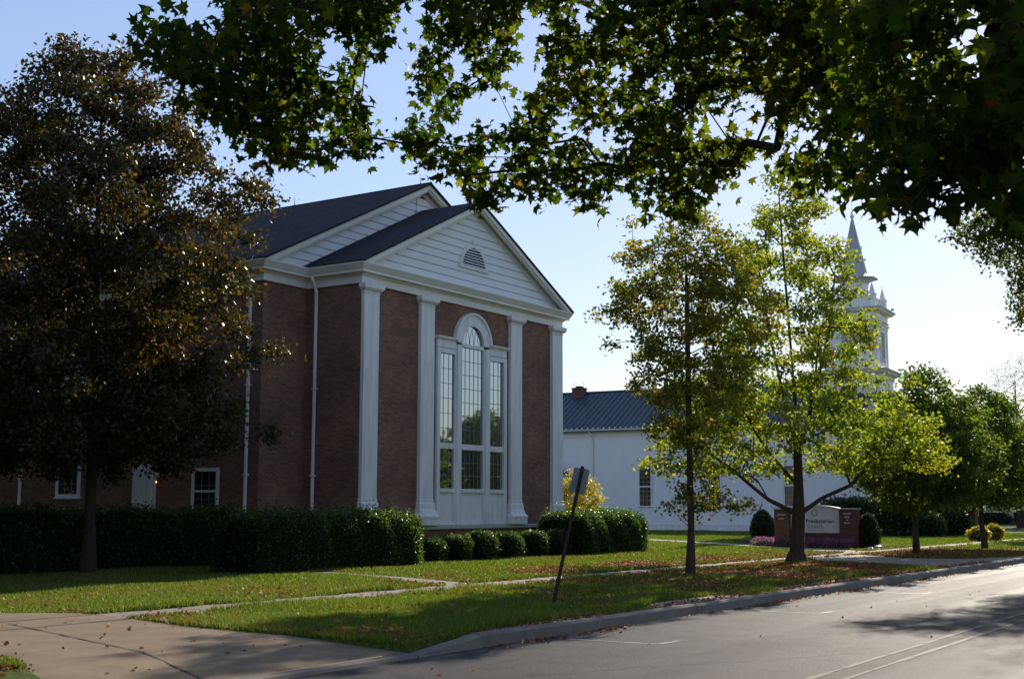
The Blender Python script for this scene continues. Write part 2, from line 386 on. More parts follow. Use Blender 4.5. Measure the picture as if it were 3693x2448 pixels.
def skeleton(trunk, tips, step=.55, keep=.35, rng=None, jit=.06, sag=0.0, start=0):
    """grow branches from a trunk polyline to every tip, nearest node first"""
    P = [np.array(p, float) for p in trunk]; par = [-1]+list(range(len(trunk)-1)); plen = [0.0]
    for i in range(1, len(P)): plen.append(plen[-1]+np.linalg.norm(P[i]-P[i-1]))
    okk = [i >= start for i in range(len(P))]
    top = P[-1]; order = np.argsort(np.linalg.norm(tips-np.array(top), axis=1))
    tipnodes = []
    base = plen[-1]
    for q in order:
        t = tips[q]; A = np.array(P); d = np.linalg.norm(A-t, axis=1)
        dz = np.maximum(0, A[:, 2]-t[2]-.3)
        cost = d + keep*np.abs(np.array(plen)) * .6 + dz*.5 + np.where(okk, 0, 1e6)
        j = int(np.argmin(cost)); p0 = P[j]; n = max(1, int(d[j]/step))
        cur = j
        for s in range(1, n+1):
            a = s/n; pt = p0*(1-a)+t*a
            if s < n:
                pt = pt + rng.normal(0, jit, 3)*min(1, d[j]); pt[2] += -sag*math.sin(math.pi*a)*d[j]
            P.append(pt); par.append(cur); plen.append(plen[cur]+d[j]/n); okk.append(True); cur = len(P)-1
        tipnodes.append(cur)
    cnt = np.zeros(len(P)); cnt[tipnodes] = 1
    for i in range(len(P)-1, 0, -1): cnt[par[i]] += cnt[i]
    return np.array(P), par, cnt

def branches(name, P, par, cnt, rtwig, rtrunk, ntr, mat, parent, off=(0, 0, 0), power=.72, flare=1.0):
    mb = MB(); top = cnt[ntr-1] if ntr else cnt[0]
    q = np.clip(cnt/max(cnt[ntr-1], 1), 0, 1); q = np.minimum(q*max(1, cnt[ntr-1]/len(cnt)), 1)
    ref = max(cnt[min(2, ntr-1)], 1); R = rtwig+(rtrunk*.8-rtwig)*np.minimum(cnt/ref, 1)**power
    for i in range(min(ntr, 3)): R[i] = rtrunk*(1.0-.1*i)
    for i in range(3, ntr): R[i] = max(R[i], rtwig*2)
    if ntr: R[0] = rtrunk*1.45*flare
    for i in range(1, len(P)):
        j = par[i]; ra = R[j] if i < ntr else min(R[j], R[i]*1.35); n = 12 if R[i] > .06 else (6 if R[i] > .02 else 4)
        mb.tube([P[j], P[i]], [ra, R[i]], n, cap=False)
    return mk(name, mb, mat, parent, off, smooth=True)

def crown_tips(rng, n, cx, cy, prof, mind=.4, inner=.35, lump=.22, sq=(1, 1)):
    """prof: list of (z, radius)"""
    zs = np.array([p[0] for p in prof]); rs = np.array([p[1] for p in prof]); out = []
    ph = rng.uniform(0, 6.28, 8); tries = 0
    while len(out) < n and tries < n*60:
        tries += 1
        z = rng.uniform(zs[0], zs[-1]); r = np.interp(z, zs, rs)
        if rng.random() > (r/rs.max())**1.3+.08: continue
        a = rng.uniform(0, 2*math.pi)
        lm = 1+lump*(math.sin(3*a+ph[0]+z*1.1)+math.sin(5*a+ph[1]-z*1.9)*.7+math.sin(2*a+ph[2]+z*3.1)*.6)/1.6
        f = (inner**2+(1-inner**2)*rng.random())**.5
        p = np.array([cx+r*lm*f*math.cos(a)*sq[0], cy+r*lm*f*math.sin(a)*sq[1], z+rng.normal(0, .12)])
        if out and np.min(np.sum((np.array(out)-p)**2, 1)) < mind*mind: continue
        out.append(p)
    return np.array(out)
def spray(rng, tips, per, r, flat=.6):
    C = np.repeat(tips, per, axis=0); d = rng.normal(size=C.shape)*np.array([r, r, r*flat]); return C+d

def tree(name, label, cat, trunk, tips, leafmat, rng, per=30, r=.22, size=.1, shape=MAPLE7, rtwig=.008, rtrunk=.12, bark='bark', group=None,
         up=.8, keep=.3, start=1, jit=.06, flat=.6, extra=None, step=.55, power=.72, droop=0, flare=1.0, sag=0):
    off = tuple(trunk[0])
    root = thing(name, label, cat, off, group)
    P, par, cnt = skeleton(trunk, tips, step, keep, rng, jit, sag, start)
    branches('trunk', P, par, cnt, rtwig, rtrunk, len(trunk), bark, root, off, power, flare)
    Cc = spray(rng, tips, per, r, flat)
    if extra is not None: Cc = np.vstack([Cc, extra])
    leaves('crown', Cc, size, shape, leafmat, root, rng, up, off, droop=droop)
    return root

# ---------------------------------------------------------------- ground, road, walks
GZ = 0.12
mb = MB(); mb.add([(-500, 11, GZ), (700, 11, GZ), (700, 900, GZ), (-500, 900, GZ)], [(0, 1, 2, 3)])
mb.add([(-500, 9.12, GZ), (6.95, 9.12, GZ), (7.55, 9.9, GZ), (8.12, 11, GZ), (-500, 11, GZ)], [(0, 1, 2, 3, 4)])
mb.add([(11.75, 9.12, GZ), (700, 9.12, GZ), (700, 11, GZ), (11.84, 11, GZ)], [(0, 1, 2, 3)])
mb.add([(11.75, 9.12, GZ), (11.84, 11, GZ), (11.84, 11, -.02), (11.75, 9.12, -.02)], [(0, 1, 2, 3)])
mb.add([(-500, -500, GZ), (700, -500, GZ), (700, -.6, GZ), (-500, -.6, GZ)], [(0, 1, 2, 3)])
mb.add([(-500, -.6, GZ), (700, -.6, GZ), (700, -.6, -.03), (-500, -.6, -.03)], [(0, 1, 2, 3)])
mb.add([(11.75, 9.121, GZ), (700, 9.121, GZ), (700, 9.121, -.03), (11.75, 9.121, -.03)], [(0, 1, 2, 3)])
structure('ground', mb, 'ground')
mb = MB(); mb.add([(-500, -.7, 0), (700, -.7, 0), (700, 9.14, 0), (-500, 9.14, 0)], [(0, 1, 2, 3)])
structure('road', mb, 'asphalt')
def ring(poly, z): return [(x, y, z) for x, y in poly]
def sheet(name, polys, z, mat, th=.0):
    mb = MB()
    for p in polys: mb.add(ring(p, z), [tuple(range(len(p)))])
    return structure(name, mb, mat)
# kerb: from the driveway towards the right, ramped end
KR = np.random.default_rng(77)
mb = MB(); xs = [11.75, 13.0]+[13.0+3.05*i for i in range(1, 80)]
def kprof(h, y0): return [(y0+.17, 0.0), (y0+.17, h-.02 if h > .05 else h), (y0+.13, h), (y0+.03, h), (y0, h-.03 if h > .05 else h*.8), (y0-.03, -.01)]
def krow(x, h, y0): return [(x, y, z) for y, z in kprof(h, y0)]
for i in range(len(xs)-1):
    a, b = xs[i], xs[i+1]-.012
    h0 = .03 if i == 0 else .155+KR.normal(0, .004); h1 = .155+KR.normal(0, .004)
    yy = 8.94+KR.normal(0, .01)
    r0, r1 = krow(a, h0, yy), krow(b, h1, yy); n = len(r0)
    mb.add(r0+r1, [(k, k+n, k+1+n, k+1) for k in range(n-1)]+[tuple(range(n)), tuple(range(2*n-1, n-1, -1))])
structure('kerb', mb, 'kerb')
mb = MB()      # low lip across the driveway mouth
r0, r1 = krow(6.0, .035, 8.9), krow(11.73, .042, 8.94); n = len(r0)
mb.add(r0+r1, [(k, k+n, k+1+n, k+1) for k in range(n-1)]+[tuple(range(n)), tuple(range(2*n-1, n-1, -1))])
structure('kerb_lip', mb, 'kerb')
mb = MB()
n0 = [(11.74, 9.11, .045), (11.84, 11, .125), (11.95, 12.8, .13), (12.3, 14.3, .135), (12.55, 15.7, .135), (11.8, 16.9, .135), (2, 17.6, .135), (0, 13.4, .135), (7.8, 11.9, .13), (8.35, 11.5, .127), (8.12, 11, .125), (7.55, 9.9, .09), (6.9, 9.05, .04)]
k = len(n0); mb.add(n0, [(0, 1, k-3, k-2, k-1), tuple(range(1, k-2))]); structure('driveway', mb, 'concrete')
DRIVE = [(x, y) for x, y, _ in n0]
mb = MB()
def strip(mb, p, q, w, dz=.004):
    p, q = Vector(p), Vector(q); d = (q-p); nn = Vector((-d.y, d.x, 0)).normalized()*w/2
    up = Vector((0, 0, dz)); mb.add([p-nn+up, p+nn+up, q+nn+up, q-nn+up], [(0, 1, 2, 3)])
def jit_strip(mb, p, q, w, dz, n=14, j=.004):
    p, q = Vector(p), Vector(q); pts = [p.lerp(q, i/n) for i in range(n+1)]
    pts = [a+Vector((KR.normal(0, j), KR.normal(0, j), 0)) for a in pts]
    for a, b in zip(pts, pts[1:]): strip(mb, a, b, w*KR.uniform(.6, 1.4), dz)
jit_strip(mb, (10.85, 15.05, .135), (9.6, 11.0, .128), .028, .006)
jit_strip(mb, (9.6, 11.0, .127), (8.75, 9.12, .046), .028, .006)
jit_strip(mb, (12.3, 14.35, .135), (2, 14.1, .135), .04, .006)
jit_strip(mb, (12.4, 15.3, .135), (2, 15.6, .135), .04, .006)
structure('driveway_joint', mb, 'joint')
sheet('sidewalk', [[(12.3, 14.4), (300, 14.2), (300, 15.35), (12.55, 15.45)]], GZ+.012, 'walk')
mb = MB()
for i in range(60): strip(mb, (14+i*1.55, 14.36, GZ+.012), (14+i*1.55, 15.42, GZ+.012), .02, .004)
structure('sidewalk_joint', mb, 'joint')
sheet('path', [[(21.2, 15.4), (22.1, 15.4), (23.2, 18.0), (24.1, 21.2), (23.5, 21.2), (22.6, 18.1)],
               [(45.2, 15.38), (47.6, 15.38), (50.6, 19.4), (55.0, 24.3), (60.5, 31.0), (62, 36), (60.6, 36), (59.2, 31.4), (53.6, 24.9), (49.2, 19.6)]], GZ+.010, 'walk')
sheet('apron', [[(34.3, 9.13), (36.2, 11.4), (37.0, 13.3), (38.6, 14.38), (43.6, 14.34), (41.3, 12.2), (41.8, 10.4), (46.5, 9.13)]], GZ+.014, 'walk')
sheet('verge_slab', [[(12.6, 9.13), (17.0, 9.13), (16.6, 9.42), (15.1, 9.50), (13.2, 9.38)], [(17.8, 9.13), (22.2, 9.13), (21.6, 9.75), (19.2, 9.86), (18.1, 9.52)],
                     [(22.9, 9.13), (31.5, 9.13), (31.0, 9.55), (27.0, 9.72), (23.6, 9.8)]], GZ+.012, 'walk')
mb = MB()
for i in range(90):
    for y in (4.33, 4.63):
        if KR.random() < .9: jit_strip(mb, (9+i*1.5, y, 0), (10.46+i*1.5, y, 0), .062, .004, 3, .002)
structure('centre_line', mb, 'yellowpaint')
mb = MB()
for x in (14.45, 20.15, 26.0): jit_strip(mb, (x, 8.6, 0), (x+.08, 7.35, 0), .07, .004, 6, .004); jit_strip(mb, (x+.1, 7.33, 0), (x+.62, 7.3, 0), .07, .005, 3, .004)
structure('parking_mark', mb, 'whitepaint')

# ---------------------------------------------------------------- brick church
OB = (34.7, 24.3, GZ)
bc = thing('brick_church', 'large red brick church hall with white pilasters, tall arched window and dark roof', 'church', OB)
CX = 34.7
PLAN = [(27.1, 52), (27.1, 26.45), (29.0, 26.45), (29.0, 24.3), (40.4, 24.3), (40.4, 26.45), (42.3, 26.45), (42.3, 52)]
mb = MB()
for a, b in zip(PLAN, PLAN[1:]+PLAN[:1]):
    mb.add([(a[0], a[1], GZ), (b[0], b[1], GZ), (b[0], b[1], 8.5), (a[0], a[1], 8.5)], [(0, 1, 2, 3)])
mb.prismZ([(28.93, 24.23), (40.47, 24.23), (40.47, 26.0), (28.93, 26.0)], GZ, 1.02)
mk('wall', mb, 'brick', bc, OB)
mb = MB().sweep([(0.0, 1.02), (.16, 1.02), (.17, 1.05), (.17, 1.12), (.02, 1.145), (0, 1.145)], [(29.0, 26.4), (29.0, 24.3), (40.4, 24.3), (40.4, 26.4)], 1)
mk('water_table', mb, 'stone', bc, OB)
# outward normals: path goes with the building on its left, so outward is to the right when walking back->front on the west side
prof = [(0.0, 8.30), (.075, 8.30), (.075, 8.50), (.10, 8.535), (.13, 8.55), (.15, 8.60), (.27, 8.602), (.27, 8.675), (.29, 8.69), (.305, 8.72), (.35, 8.80), (.375, 8.84), (.375, 8.875), (.0, 8.89)]
mk('cornice', MB().sweep(prof, PLAN, 1), 'trim', bc, OB)
SL = .489
def roof_slab(mb, xh, y0, y1, ze, za, th=.07):
    mb.prismY([(CX-xh, ze-th), (CX, za-th), (CX+xh, ze-th), (CX+xh, ze), (CX, za), (CX-xh, ze)], y0, y1)
rf = MB(); roof_slab(rf, 7.97, 26.02, 52.3, 8.93, 8.93+7.97*SL); ro = mk('roof', rf, 'shingle', bc, OB)
rf = MB(); roof_slab(rf, 6.07, 23.90, 26.6, 8.93, 8.93+6.07*SL); mk('porch_roof', rf, 'shingle', bc, OB)
# gables: backing, lapped boards, rake boards
def gable(yw, xh, name, zb=8.885):
    za = zb+xh*SL
    bk = MB(); bk.prismY([(CX-xh, zb), (CX+xh, zb), (CX, za-.02)], yw+.02, yw+.12)
    g = mk(name, bk, 'groove', bc, OB)
    bd = MB(); z = zb+.03; h = .262
    while z < za-.35:
        z1 = min(z+h-.017, za-.2)
        wa = (za-z)/SL-.42; wb = (za-z1)/SL-.42
        if wb > .05:
            bd.add([(CX-wa, yw-.022, z), (CX+wa, yw-.022, z), (CX+wb, yw-.006, z1), (CX-wb, yw-.006, z1), (CX-wa, yw+.03, z), (CX+wa, yw+.03, z), (CX+wb, yw+.03, z1), (CX-wb, yw+.03, z1)],
                   [(0, 1, 2, 3), (0, 4, 5, 1), (3, 2, 6, 7), (0, 3, 7, 4), (1, 5, 6, 2)])
        z += h
    mk('gable_boards', bd, 'siding', bc, OB)
    rk = MB()
    for s in (-1, 1):
        def q(d0, d1, ya, yb):     # sloped strip between vertical drops d0 and d1 below the roof line
            pts = [(CX+s*xh, zb-d1*0+.0-d0), (CX, za-d0), (CX, za-d1), (CX+s*(xh-(d1-d0)/SL*0), zb-d1)]
            # keep the foot above the cornice top
            x_d1 = xh-(d1-.0)/SL; x_d0 = xh-(d0-.0)/SL
            pts = [(CX+s*x_d0, zb), (CX, za-d0), (CX, za-d1), (CX+s*x_d1, zb)]
            if s > 0: pts = pts[::-1]
            rk.prismY(pts[::-1] if s < 0 else pts[::-1], ya, yb)
        q(.0, .17, yw-.33, yw-.27); q(.03, .10, yw-.268, yw+.0); q(.17, .24, yw-.28, yw-.20); q(.10, .30, yw-.06, yw+.03); q(.30, .36, yw-.035, yw+.025)
    mk('rake_trim', rk, 'trim', bc, OB)
gable(24.27, 6.05, 'gable_backing'); gable(26.42, 7.95, 'gable_backing')
# pilasters
def pilaster(x0, x1, left_ret=False):
    p = MB(); w = .10; y = 24.3-.12
    p.box(x0, x1, y, 24.31, 1.75, 8.02)
    p.sweep([(0, 8.02), (.02, 8.02), (.02, 8.05), (.0, 8.06), (0, 8.08), (.05, 8.10), (.10, 8.15), (.10, 8.165), (.115, 8.17), (.115, 8.295), (0, 8.298)], [(x0, 24.31), (x0, y), (x1, y), (x1, 24.31)], 1)
    p.sweep([(.0, 1.95), (.015, 1.93), (.012, 1.85), (.035, 1.82), (.05, 1.65), (.09, 1.50), (.14, 1.44), (.155, 1.42), (.155, 1.36), (.14, 1.345), (.14, 1.146), (0, 1.146)][::-1], [(x0, 24.31), (x0, y), (x1, y), (x1, 24.31)], 1)
    p.box(x0+.001, x1-.001, y+.001, 24.30, 1.2, 1.8)
    mk('pilaster', p, 'white', bc, OB)
for x0 in (29.0, 31.79, 36.93, 39.70): pilaster(x0, x0+.70)
# great window
wy = 24.3; WX = 34.7
fr = MB()
def fb(x0, x1, z0, z1, d0=.09, d1=.0): fr.box(WX+x0, WX+x1, wy-d0, wy-d1+.001, z0, z1)
for s in (-1, 1):
    a, b = sorted((s*1.84, s*2.0)); fb(a, b, 1.146, 6.78, .10)
    a, b = sorted((s*.62, s*1.03)); fb(a, b, 1.146, 6.95, .07)
    a, b = sorted((s*.72, s*.93)); fb(a, b, 1.15, 6.97, .115)
    a, b = sorted((s*1.03, s*1.84)); fb(a, b, 3.56, 3.74, .085); fb(a, b, 2.18, 2.30, .10); fb(a, b, 6.62, 6.78, .09)
    a, b = sorted((s*.98, s*2.0)); fb(a, b, 6.80, 7.06, .085)
    a, b = sorted((s*.95, s*2.06)); fb(a, b, 7.06, 7.10, .14); fb(a, b, 7.10, 7.15, .19)
    a, b = sorted((s*1.03, s*1.84)); fb(a, b, 1.25, 2.18, .03)
    fb(a, b, 1.146, 1.25, .075)
fb(-.62, .62, 3.56, 3.74, .085); fb(-.62, .62, 2.18, 2.30, .10); fb(-.62, .62, 6.92, 7.04, .085); fb(-.62, .62, 1.25, 2.18, .03); fb(-.62, .62, 1.146, 1.25, .075)
zc = 7.06; n = 28
def arch(mb, ri, ro, ya, yb, x=WX, zc=zc, n=28):
    vs = []; fs = []
    for i in range(n+1):
        t = math.pi*i/n; c, s_ = math.cos(t), math.sin(t)
        vs += [(x+ri*c, ya, zc+ri*s_), (x+ro*c, ya, zc+ro*s_), (x+ro*c, yb, zc+ro*s_), (x+ri*c, yb, zc+ri*s_)]
    for i in range(n):
        o = i*4; fs += [(o, o+1, o+5, o+4), (o+1, o+2, o+6, o+5), (o+3, o, o+4, o+7)]
    fs += [(0, 3, 2, 1), (n*4, n*4+1, n*4+2, n*4+3)]
    mb.add(vs, fs)
arch(fr, .60, .98, wy-.10, wy+.0); arch(fr, .98, 1.05, wy-.15, wy+.0)
win = mk('arched_window', fr, 'white', bc, OB)
gl = MB()
for s in (-1, 1):
    a, b = sorted((s*1.03, s*1.84))
    for z0, z1 in ((2.30, 3.56), (3.74, 6.62)): gl.box(WX+a, WX+b, wy-.012, wy-.004, z0, z1)
for z0, z1 in ((2.30, 3.56), (3.74, 6.92)): gl.box(WX-.62, WX+.62, wy-.012, wy-.004, z0, z1)
vs = [(WX+.6*math.cos(math.pi*i/24), wy-.012, zc-.02+.6*math.sin(math.pi*i/24)) for i in range(25)]
gl.add(vs, [tuple(range(24, -1, -1))])
mk('pane', gl, 'glass', win, OB)
mu = MB()
def bar(x0, z0, x1, z1, w=.016): mu.tube([(WX+x0, wy-.024, z0), (WX+x1, wy-.024, z1)], w/2, 4)
for s in (-1, 1):
    for z0, z1, nr in ((2.30, 3.56, 3), (3.74, 6.62, 6)):
        for k in (1, 2): x = s*(1.03+.81*k/3); bar(x, z0, x, z1)
        for k in range(1, nr): z = z0+(z1-z0)*k/nr; bar(s*1.03, z, s*1.84, z)
for z0, z1, nr in ((2.30, 3.56, 3), (3.74, 6.92, 7)):
    for k in range(1, 5): x = -.62+1.24*k/5; bar(x, z0, x, z1)
    for k in range(1, nr): z = z0+(z1-z0)*k/nr; bar(-.62, z, .62, z)
for sgn in (-1, 1):
    for x0 in (-.37, -.12, .13):
        pts = [(WX+sgn*(x0+.5*(1-math.cos(t))*.55), wy-.024, zc+.62*math.sin(t)*.9) for t in np.linspace(0, 1.2, 7)]
        pts = [p for p in pts if (p[0]-WX)**2+(p[2]-zc)**2 < .34]
        if len(pts) > 1: mu.tube(pts, .006, 4)
mk('glazing_bars', mu, 'lead', win, OB)
# louvred half round vent
v = MB(); vz = 9.66; arch(v, .66, .80, 24.27-.06, 24.27, 34.72, vz); v.box(34.72-.86, 34.72+.86, 24.27-.09, 24.27, vz-.08, vz); v.box(34.66, 34.78, 24.27-.08, 24.27, vz+.78, vz+.93)
vent = mk('gable_vent', v, 'white', bc, OB)
v = MB(); vs = [(34.72+.67*math.cos(math.pi*i/24), 24.27-.024, vz+.67*math.sin(math.pi*i/24)) for i in range(25)]; v.add(vs, [tuple(range(24, -1, -1))])
mk('vent_backing', v, 'dark', vent, OB)
v = MB()
for k in range(7):
    z = vz+.02+k*.092; hw = math.sqrt(max(.66**2-(z-vz+.03)**2, .01))
    v.add([(34.72-hw, 24.27-.062, z), (34.72+hw, 24.27-.062, z), (34.72+hw, 24.27-.03, z+.055), (34.72-hw, 24.27-.03, z+.055), (34.72-hw, 24.27-.062, z+.012), (34.72+hw, 24.27-.062, z+.012)], [(0, 1, 2, 3), (4, 5, 2, 3)])
mk('louvre', v, 'white', vent, OB)
# downpipes
def pipe(pts, r=.055):
    p = MB().tube(pts, r, 8)
    for z in (2.6, 5.2): p.box(pts[-1][0]-.07, pts[-1][0]+.07, pts[-1][1]-.07, pts[-1][1]+.07, z, z+.05)
    mk('downpipe', p, 'white', bc, OB, smooth=False)
pipe([(28.72, 26.05, 8.62), (28.80, 26.02, 8.45), (28.90, 26.0, 8.2), (28.91, 26.0, 7.9), (28.91, 26.0, .3)])
pipe([(26.85, 26.86, 8.62), (26.92, 26.87, 8.4), (27.02, 26.88, 8.15), (27.02, 26.88, .4)])
pipe([(26.85, 37.25, 8.62), (27.02, 37.25, 8.2), (27.02, 37.25, .4)])
# side windows and door of the west wall
def side_window(y0, y1, z0, z1, rail, rows, glassmat='glassd', blind=False):
    f = MB(); x = 27.1; t = .085
    f.box(x-.07, x+.0, y0-.09, y0, z0-.02, z1+.1); f.box(x-.07, x+.0, y1, y1+.09, z0-.02, z1+.1); f.box(x-.069, x+.0, y0, y1, z1, z1+.1)
    f.box(x-.10, x+.0, y0-.12, y1+.12, z0-.10, z0-.021)
    f.box(x-.055, x-.004, y0, y1, rail-.035, rail+.035); f.box(x-.05, x-.004, y0, y1, z0-.02, z0+.05)
    w_ = mk('window', f, 'white', bc, OB)
    g_ = MB().box(x-.02, x-.012, y0, y1, z0, z1); mk('pane', g_, 'white' if blind else glassmat, w_, OB)
    if not blind:
        b_ = MB()
        for k in (1, 2): b_.box(x-.03, x-.0205, y0+(y1-y0)*k/3-.008, y0+(y1-y0)*k/3+.008, z0, z1)
        for k in range(1, rows): z = z0+(z1-z0)*k/rows; b_.box(x-.031, x-.0206, y0, y1, z-.008, z+.008)
        mk('glazing_bars', b_, 'lead', w_, OB)
side_window(28.10, 29.03, 1.1, 2.74, 2.16, 4)
side_window(34.35, 35.33, 2.05, 3.95, 3.42, 5)
side_window(34.35, 35.33, 4.9, 6.2, 5.6, 3, blind=True)
side_window(39.2, 40.2, 2.05, 3.95, 3.42, 5)
d = MB().box(27.02, 27.10, 30.72, 31.72, .85, 2.98); d.box(26.98, 27.02, 30.82, 31.62, .9, 2.9)
dr = mk('door', d, 'white', bc, OB)
mk('handle', MB().tube([(26.97, 30.92, 1.85), (26.90, 30.92, 1.85), (26.90, 31.02, 1.85)], .015, 6), 'rod', dr, OB)
l = MB().box(26.98, 27.1, 30.45, 30.56, 2.60, 2.72); l.box(26.80, 26.99, 30.42, 30.60, 2.66, 2.71)
la = mk('wall_lamp', l, 'white', bc, OB)
mk('bulb', MB().tube([(26.9, 30.5, 2.42), (26.9, 30.5, 2.47)], [.012, .022], 8), 'lampglow', la, OB)
# lightning rods and wire
za = 8.93+7.97*SL; zb = 8.93+6.07*SL
for y, z in ((26.5, za), (32.4, za), (24.5, zb), (38.5, za)):
    r_ = MB().tube([(CX, y, z-.03), (CX, y, z+.12), (CX, y, z+.38)], [.022, .012, .004], 6); mk('lightning_rod', r_, 'rod', bc, OB)
mk('wire', MB().tube([(CX-.15, 26.1, za-.15), (CX-.35, 26.38, za-.55), (CX-.42, 26.39, za-1.3)], .009, 4), 'rod', bc, OB)
mk('ridge_cap', MB().tube([(CX, 26.02, za+.0), (CX, 52.3, za+.0)], .035, 6), 'shingle', bc, OB)

# grey utility cabinet behind the hedge
g = MB().box(26.2, 26.95, 33.6, 35.8, GZ, 1.62); g.box(26.15, 27.0, 33.55, 35.85, 1.62, 1.67)
for k in range(9): g.box(26.18, 26.199, 33.75+k*.22, 33.87+k*.22, .5, 1.5)
o = mk('utility_cabinet', g, 'louvre', None, (26.6, 34.7, GZ)); props(o, 'low grey metal cabinet against the shaded brick side wall', 'cabinet')

# ---------------------------------------------------------------- white clapboard church, turned a little
WO = (86.0, 28.2, GZ)
wc = thing('white_church', 'long white clapboard church with metal roof and tall spired steeple', 'church', WO, rotz=math.radians(4.5))
def lz(z): return z-GZ
def Lk(name, mb, mat, parent=wc, smooth=False):      # local builder: x right along the front, y back, z absolute -> local
    mb.v = [(x, y, z-GZ) for x, y, z in mb.v]; return mk(name, mb, mat, parent, (0, 0, 0), smooth)
LB, HW, ZE, ZR = 34.0, 6.0, 7.62, 10.93
mb = MB()
def clap(mb, p0, p1, z0, z1, step=.165, lip=.03):
    (x0, y0), (x1, y1) = p0, p1; d = Vector((x1-x0, y1-y0)).normalized(); nx, ny = d.y*lip, -d.x*lip
    z = z0
    while z < z1-1e-4:
        t = min(z+step, z1)
        mb.add([(x0+nx, y0+ny, z), (x1+nx, y1+ny, z), (x1, y1, t), (x0, y0, t)], [(0, 1, 2, 3)])
        mb.add([(x0, y0, z), (x1, y1, z), (x1+nx, y1+ny, z), (x0+nx, y0+ny, z)], [(0, 1, 2, 3)]); z = t
clap(mb, (0, LB), (0, 0), .55, ZE); clap(mb, (0, 0), (2*HW, 0), .55, ZE)
mb.add([(2*HW, 0, GZ), (2*HW, LB, GZ), (2*HW, LB, ZE), (2*HW, 0, ZE)], [(0, 1, 2, 3)]); mb.add([(0, LB, GZ), (2*HW, LB, GZ), (2*HW, LB, ZE), (HW, LB, ZR), (0, LB, ZE)], [(0, 4, 3, 2, 1)])
for k in range(28):
    z0 = ZE+k*.115; z1 = min(z0+.115, ZR); a = (z0-ZE)/(ZR-ZE)*HW; b = (z1-ZE)/(ZR-ZE)*HW
    mb.add([(a, -.014, z0), (2*HW-a, -.014, z0), (2*HW-b, 0, z1), (b, 0, z1)], [(0, 1, 2, 3)])
Lk('wall', mb, 'siding')
mb = MB().box(-.045, .0, -.045, LB, GZ, .55); mb.box(0, 2*HW, -.046, 0, GZ, .55); mb.box(-.07, 0, -.07, LB, .55, .60)
Lk('water_table', mb, 'white')
mb = MB().box(-.05, .28, -.05, -.0, .6, ZE); mb.box(-.051, -.0, -.0, .28, .6, ZE-.4); mb.box(-.03, 0, .85, .93, .6, ZE-.4)
Lk('corner_board', mb, 'white')
mb = MB().box(-.06, .0, .0, LB, 7.05, 7.30); mb.sweep([(0, 7.3), (.1, 7.32), (.3, 7.36), (.32, 7.42), (.44, 7.5), (.46, 7.60), (0, 7.6)], [(0, LB), (0, 0)], 1)
Lk('gutter', mb, 'trim')
mb = MB(); sl = (ZR-ZE)/HW
mb.prismY([(-.42, ZE-.42*sl), (HW, ZR), (2*HW+.42, ZE-.42*sl), (2*HW+.42, ZE-.42*sl+.07), (HW, ZR+.07), (-.42, ZE-.42*sl+.07)], -.35, LB+.3)
y = -.3
while y < LB+.3:
    for s in (-1, 1):
        xe = HW+s*(HW+.42); mb.add([(xe, y, ZE-.42*sl+.068), (xe, y+.05, ZE-.42*sl+.068), (HW, y+.05, ZR+.068), (HW, y, ZR+.068), (xe, y+.01, ZE-.42*sl+.13), (xe, y+.04, ZE-.42*sl+.13), (HW, y+.04, ZR+.13), (HW, y+.01, ZR+.13)],
                                   [(4, 5, 6, 7), (0, 4, 7, 3), (1, 2, 6, 5), (0, 1, 5, 4)])
    y += .45
mb.tube([(HW, -.35, ZR+.1), (HW, LB+.3, ZR+.1)], .07, 6)
roofw = Lk('roof', mb, 'metalroof')
y = -.08; sgd = None
while y < LB:
    x = -.05; z = ZE+x*sl+.07
    if sgd is None: sgd = Lk('snow_guard', MB().box(x-.04, x+.04, -.03, .08, z, z+.09), 'glint', roofw); sgd.location = (0, y, 0)
    else: q_ = sgd.copy(); COL.objects.link(q_); q_.parent = roofw; q_.location = (0, y, 0)
    y += .45
def brick_chimney():
    m_ = MB().box(5.2, 6.0, 23.1, 24.05, 9.9, 11.3); m_.box(5.14, 6.06, 23.04, 24.11, 11.3, 11.37); m_.box(5.35, 5.9, 23.35, 23.8, 11.37, 11.52)
    ch = Lk('chimney', m_, 'brick2', roofw)
    for dy in (.1, .9):
        Lk('lightning_rod', MB().tube([(5.6, 23.1+dy, 11.4), (5.6, 23.1+dy, 11.95)], .012, 4), 'rod', ch)
brick_chimney()
def cwindow(y0, y1, z0=1.96, z1=4.66, gm='glassd'):
    f = MB(); x = -.03
    f.box(x-.06, x-.002, y0-.12, y0, z0-.05, z1+.14); f.box(x-.06, x-.002, y1, y1+.12, z0-.05, z1+.14); f.box(x-.059, x-.003, y0, y1, z1, z1+.14)
    f.box(x-.11, x-.002, y0-.22, y1+.22, z0-.14, z0-.051); zm = (z0+z1)/2; f.box(x-.05, x-.004, y0, y1, zm-.05, zm+.05)
    w_ = Lk('window', f, 'white'); Lk('pane', MB().box(x-.022, x-.016, y0, y1, z0-.05, z1), gm, w_)
    b_ = MB()
    for k in (1, 2): b_.box(x-.034, x-.0225, y0+(y1-y0)*k/3-.012, y0+(y1-y0)*k/3+.012, z0, z1)
    for k in (1, 2, 3, 5, 6, 7): z = z0+(z1-z0)*k/8; b_.box(x-.035, x-.0226, y0, y1, z-.012, z+.012)
    Lk('glazing_bars', b_, 'lead', w_)
cwindow(15.1, 15.98); cwindow(9.78, 10.62); cwindow(4.25, 5.07, gm='curtain'); cwindow(20.35, 21.35, 3.3, 4.7, 'glassd')
p = MB().tube([(-.4, 19.95, 7.45), (-.3, 19.8, 7.2), (-.08, 19.75, 6.95), (-.08, 19.75, .5)], .055, 8); Lk('downpipe', p, 'trim')
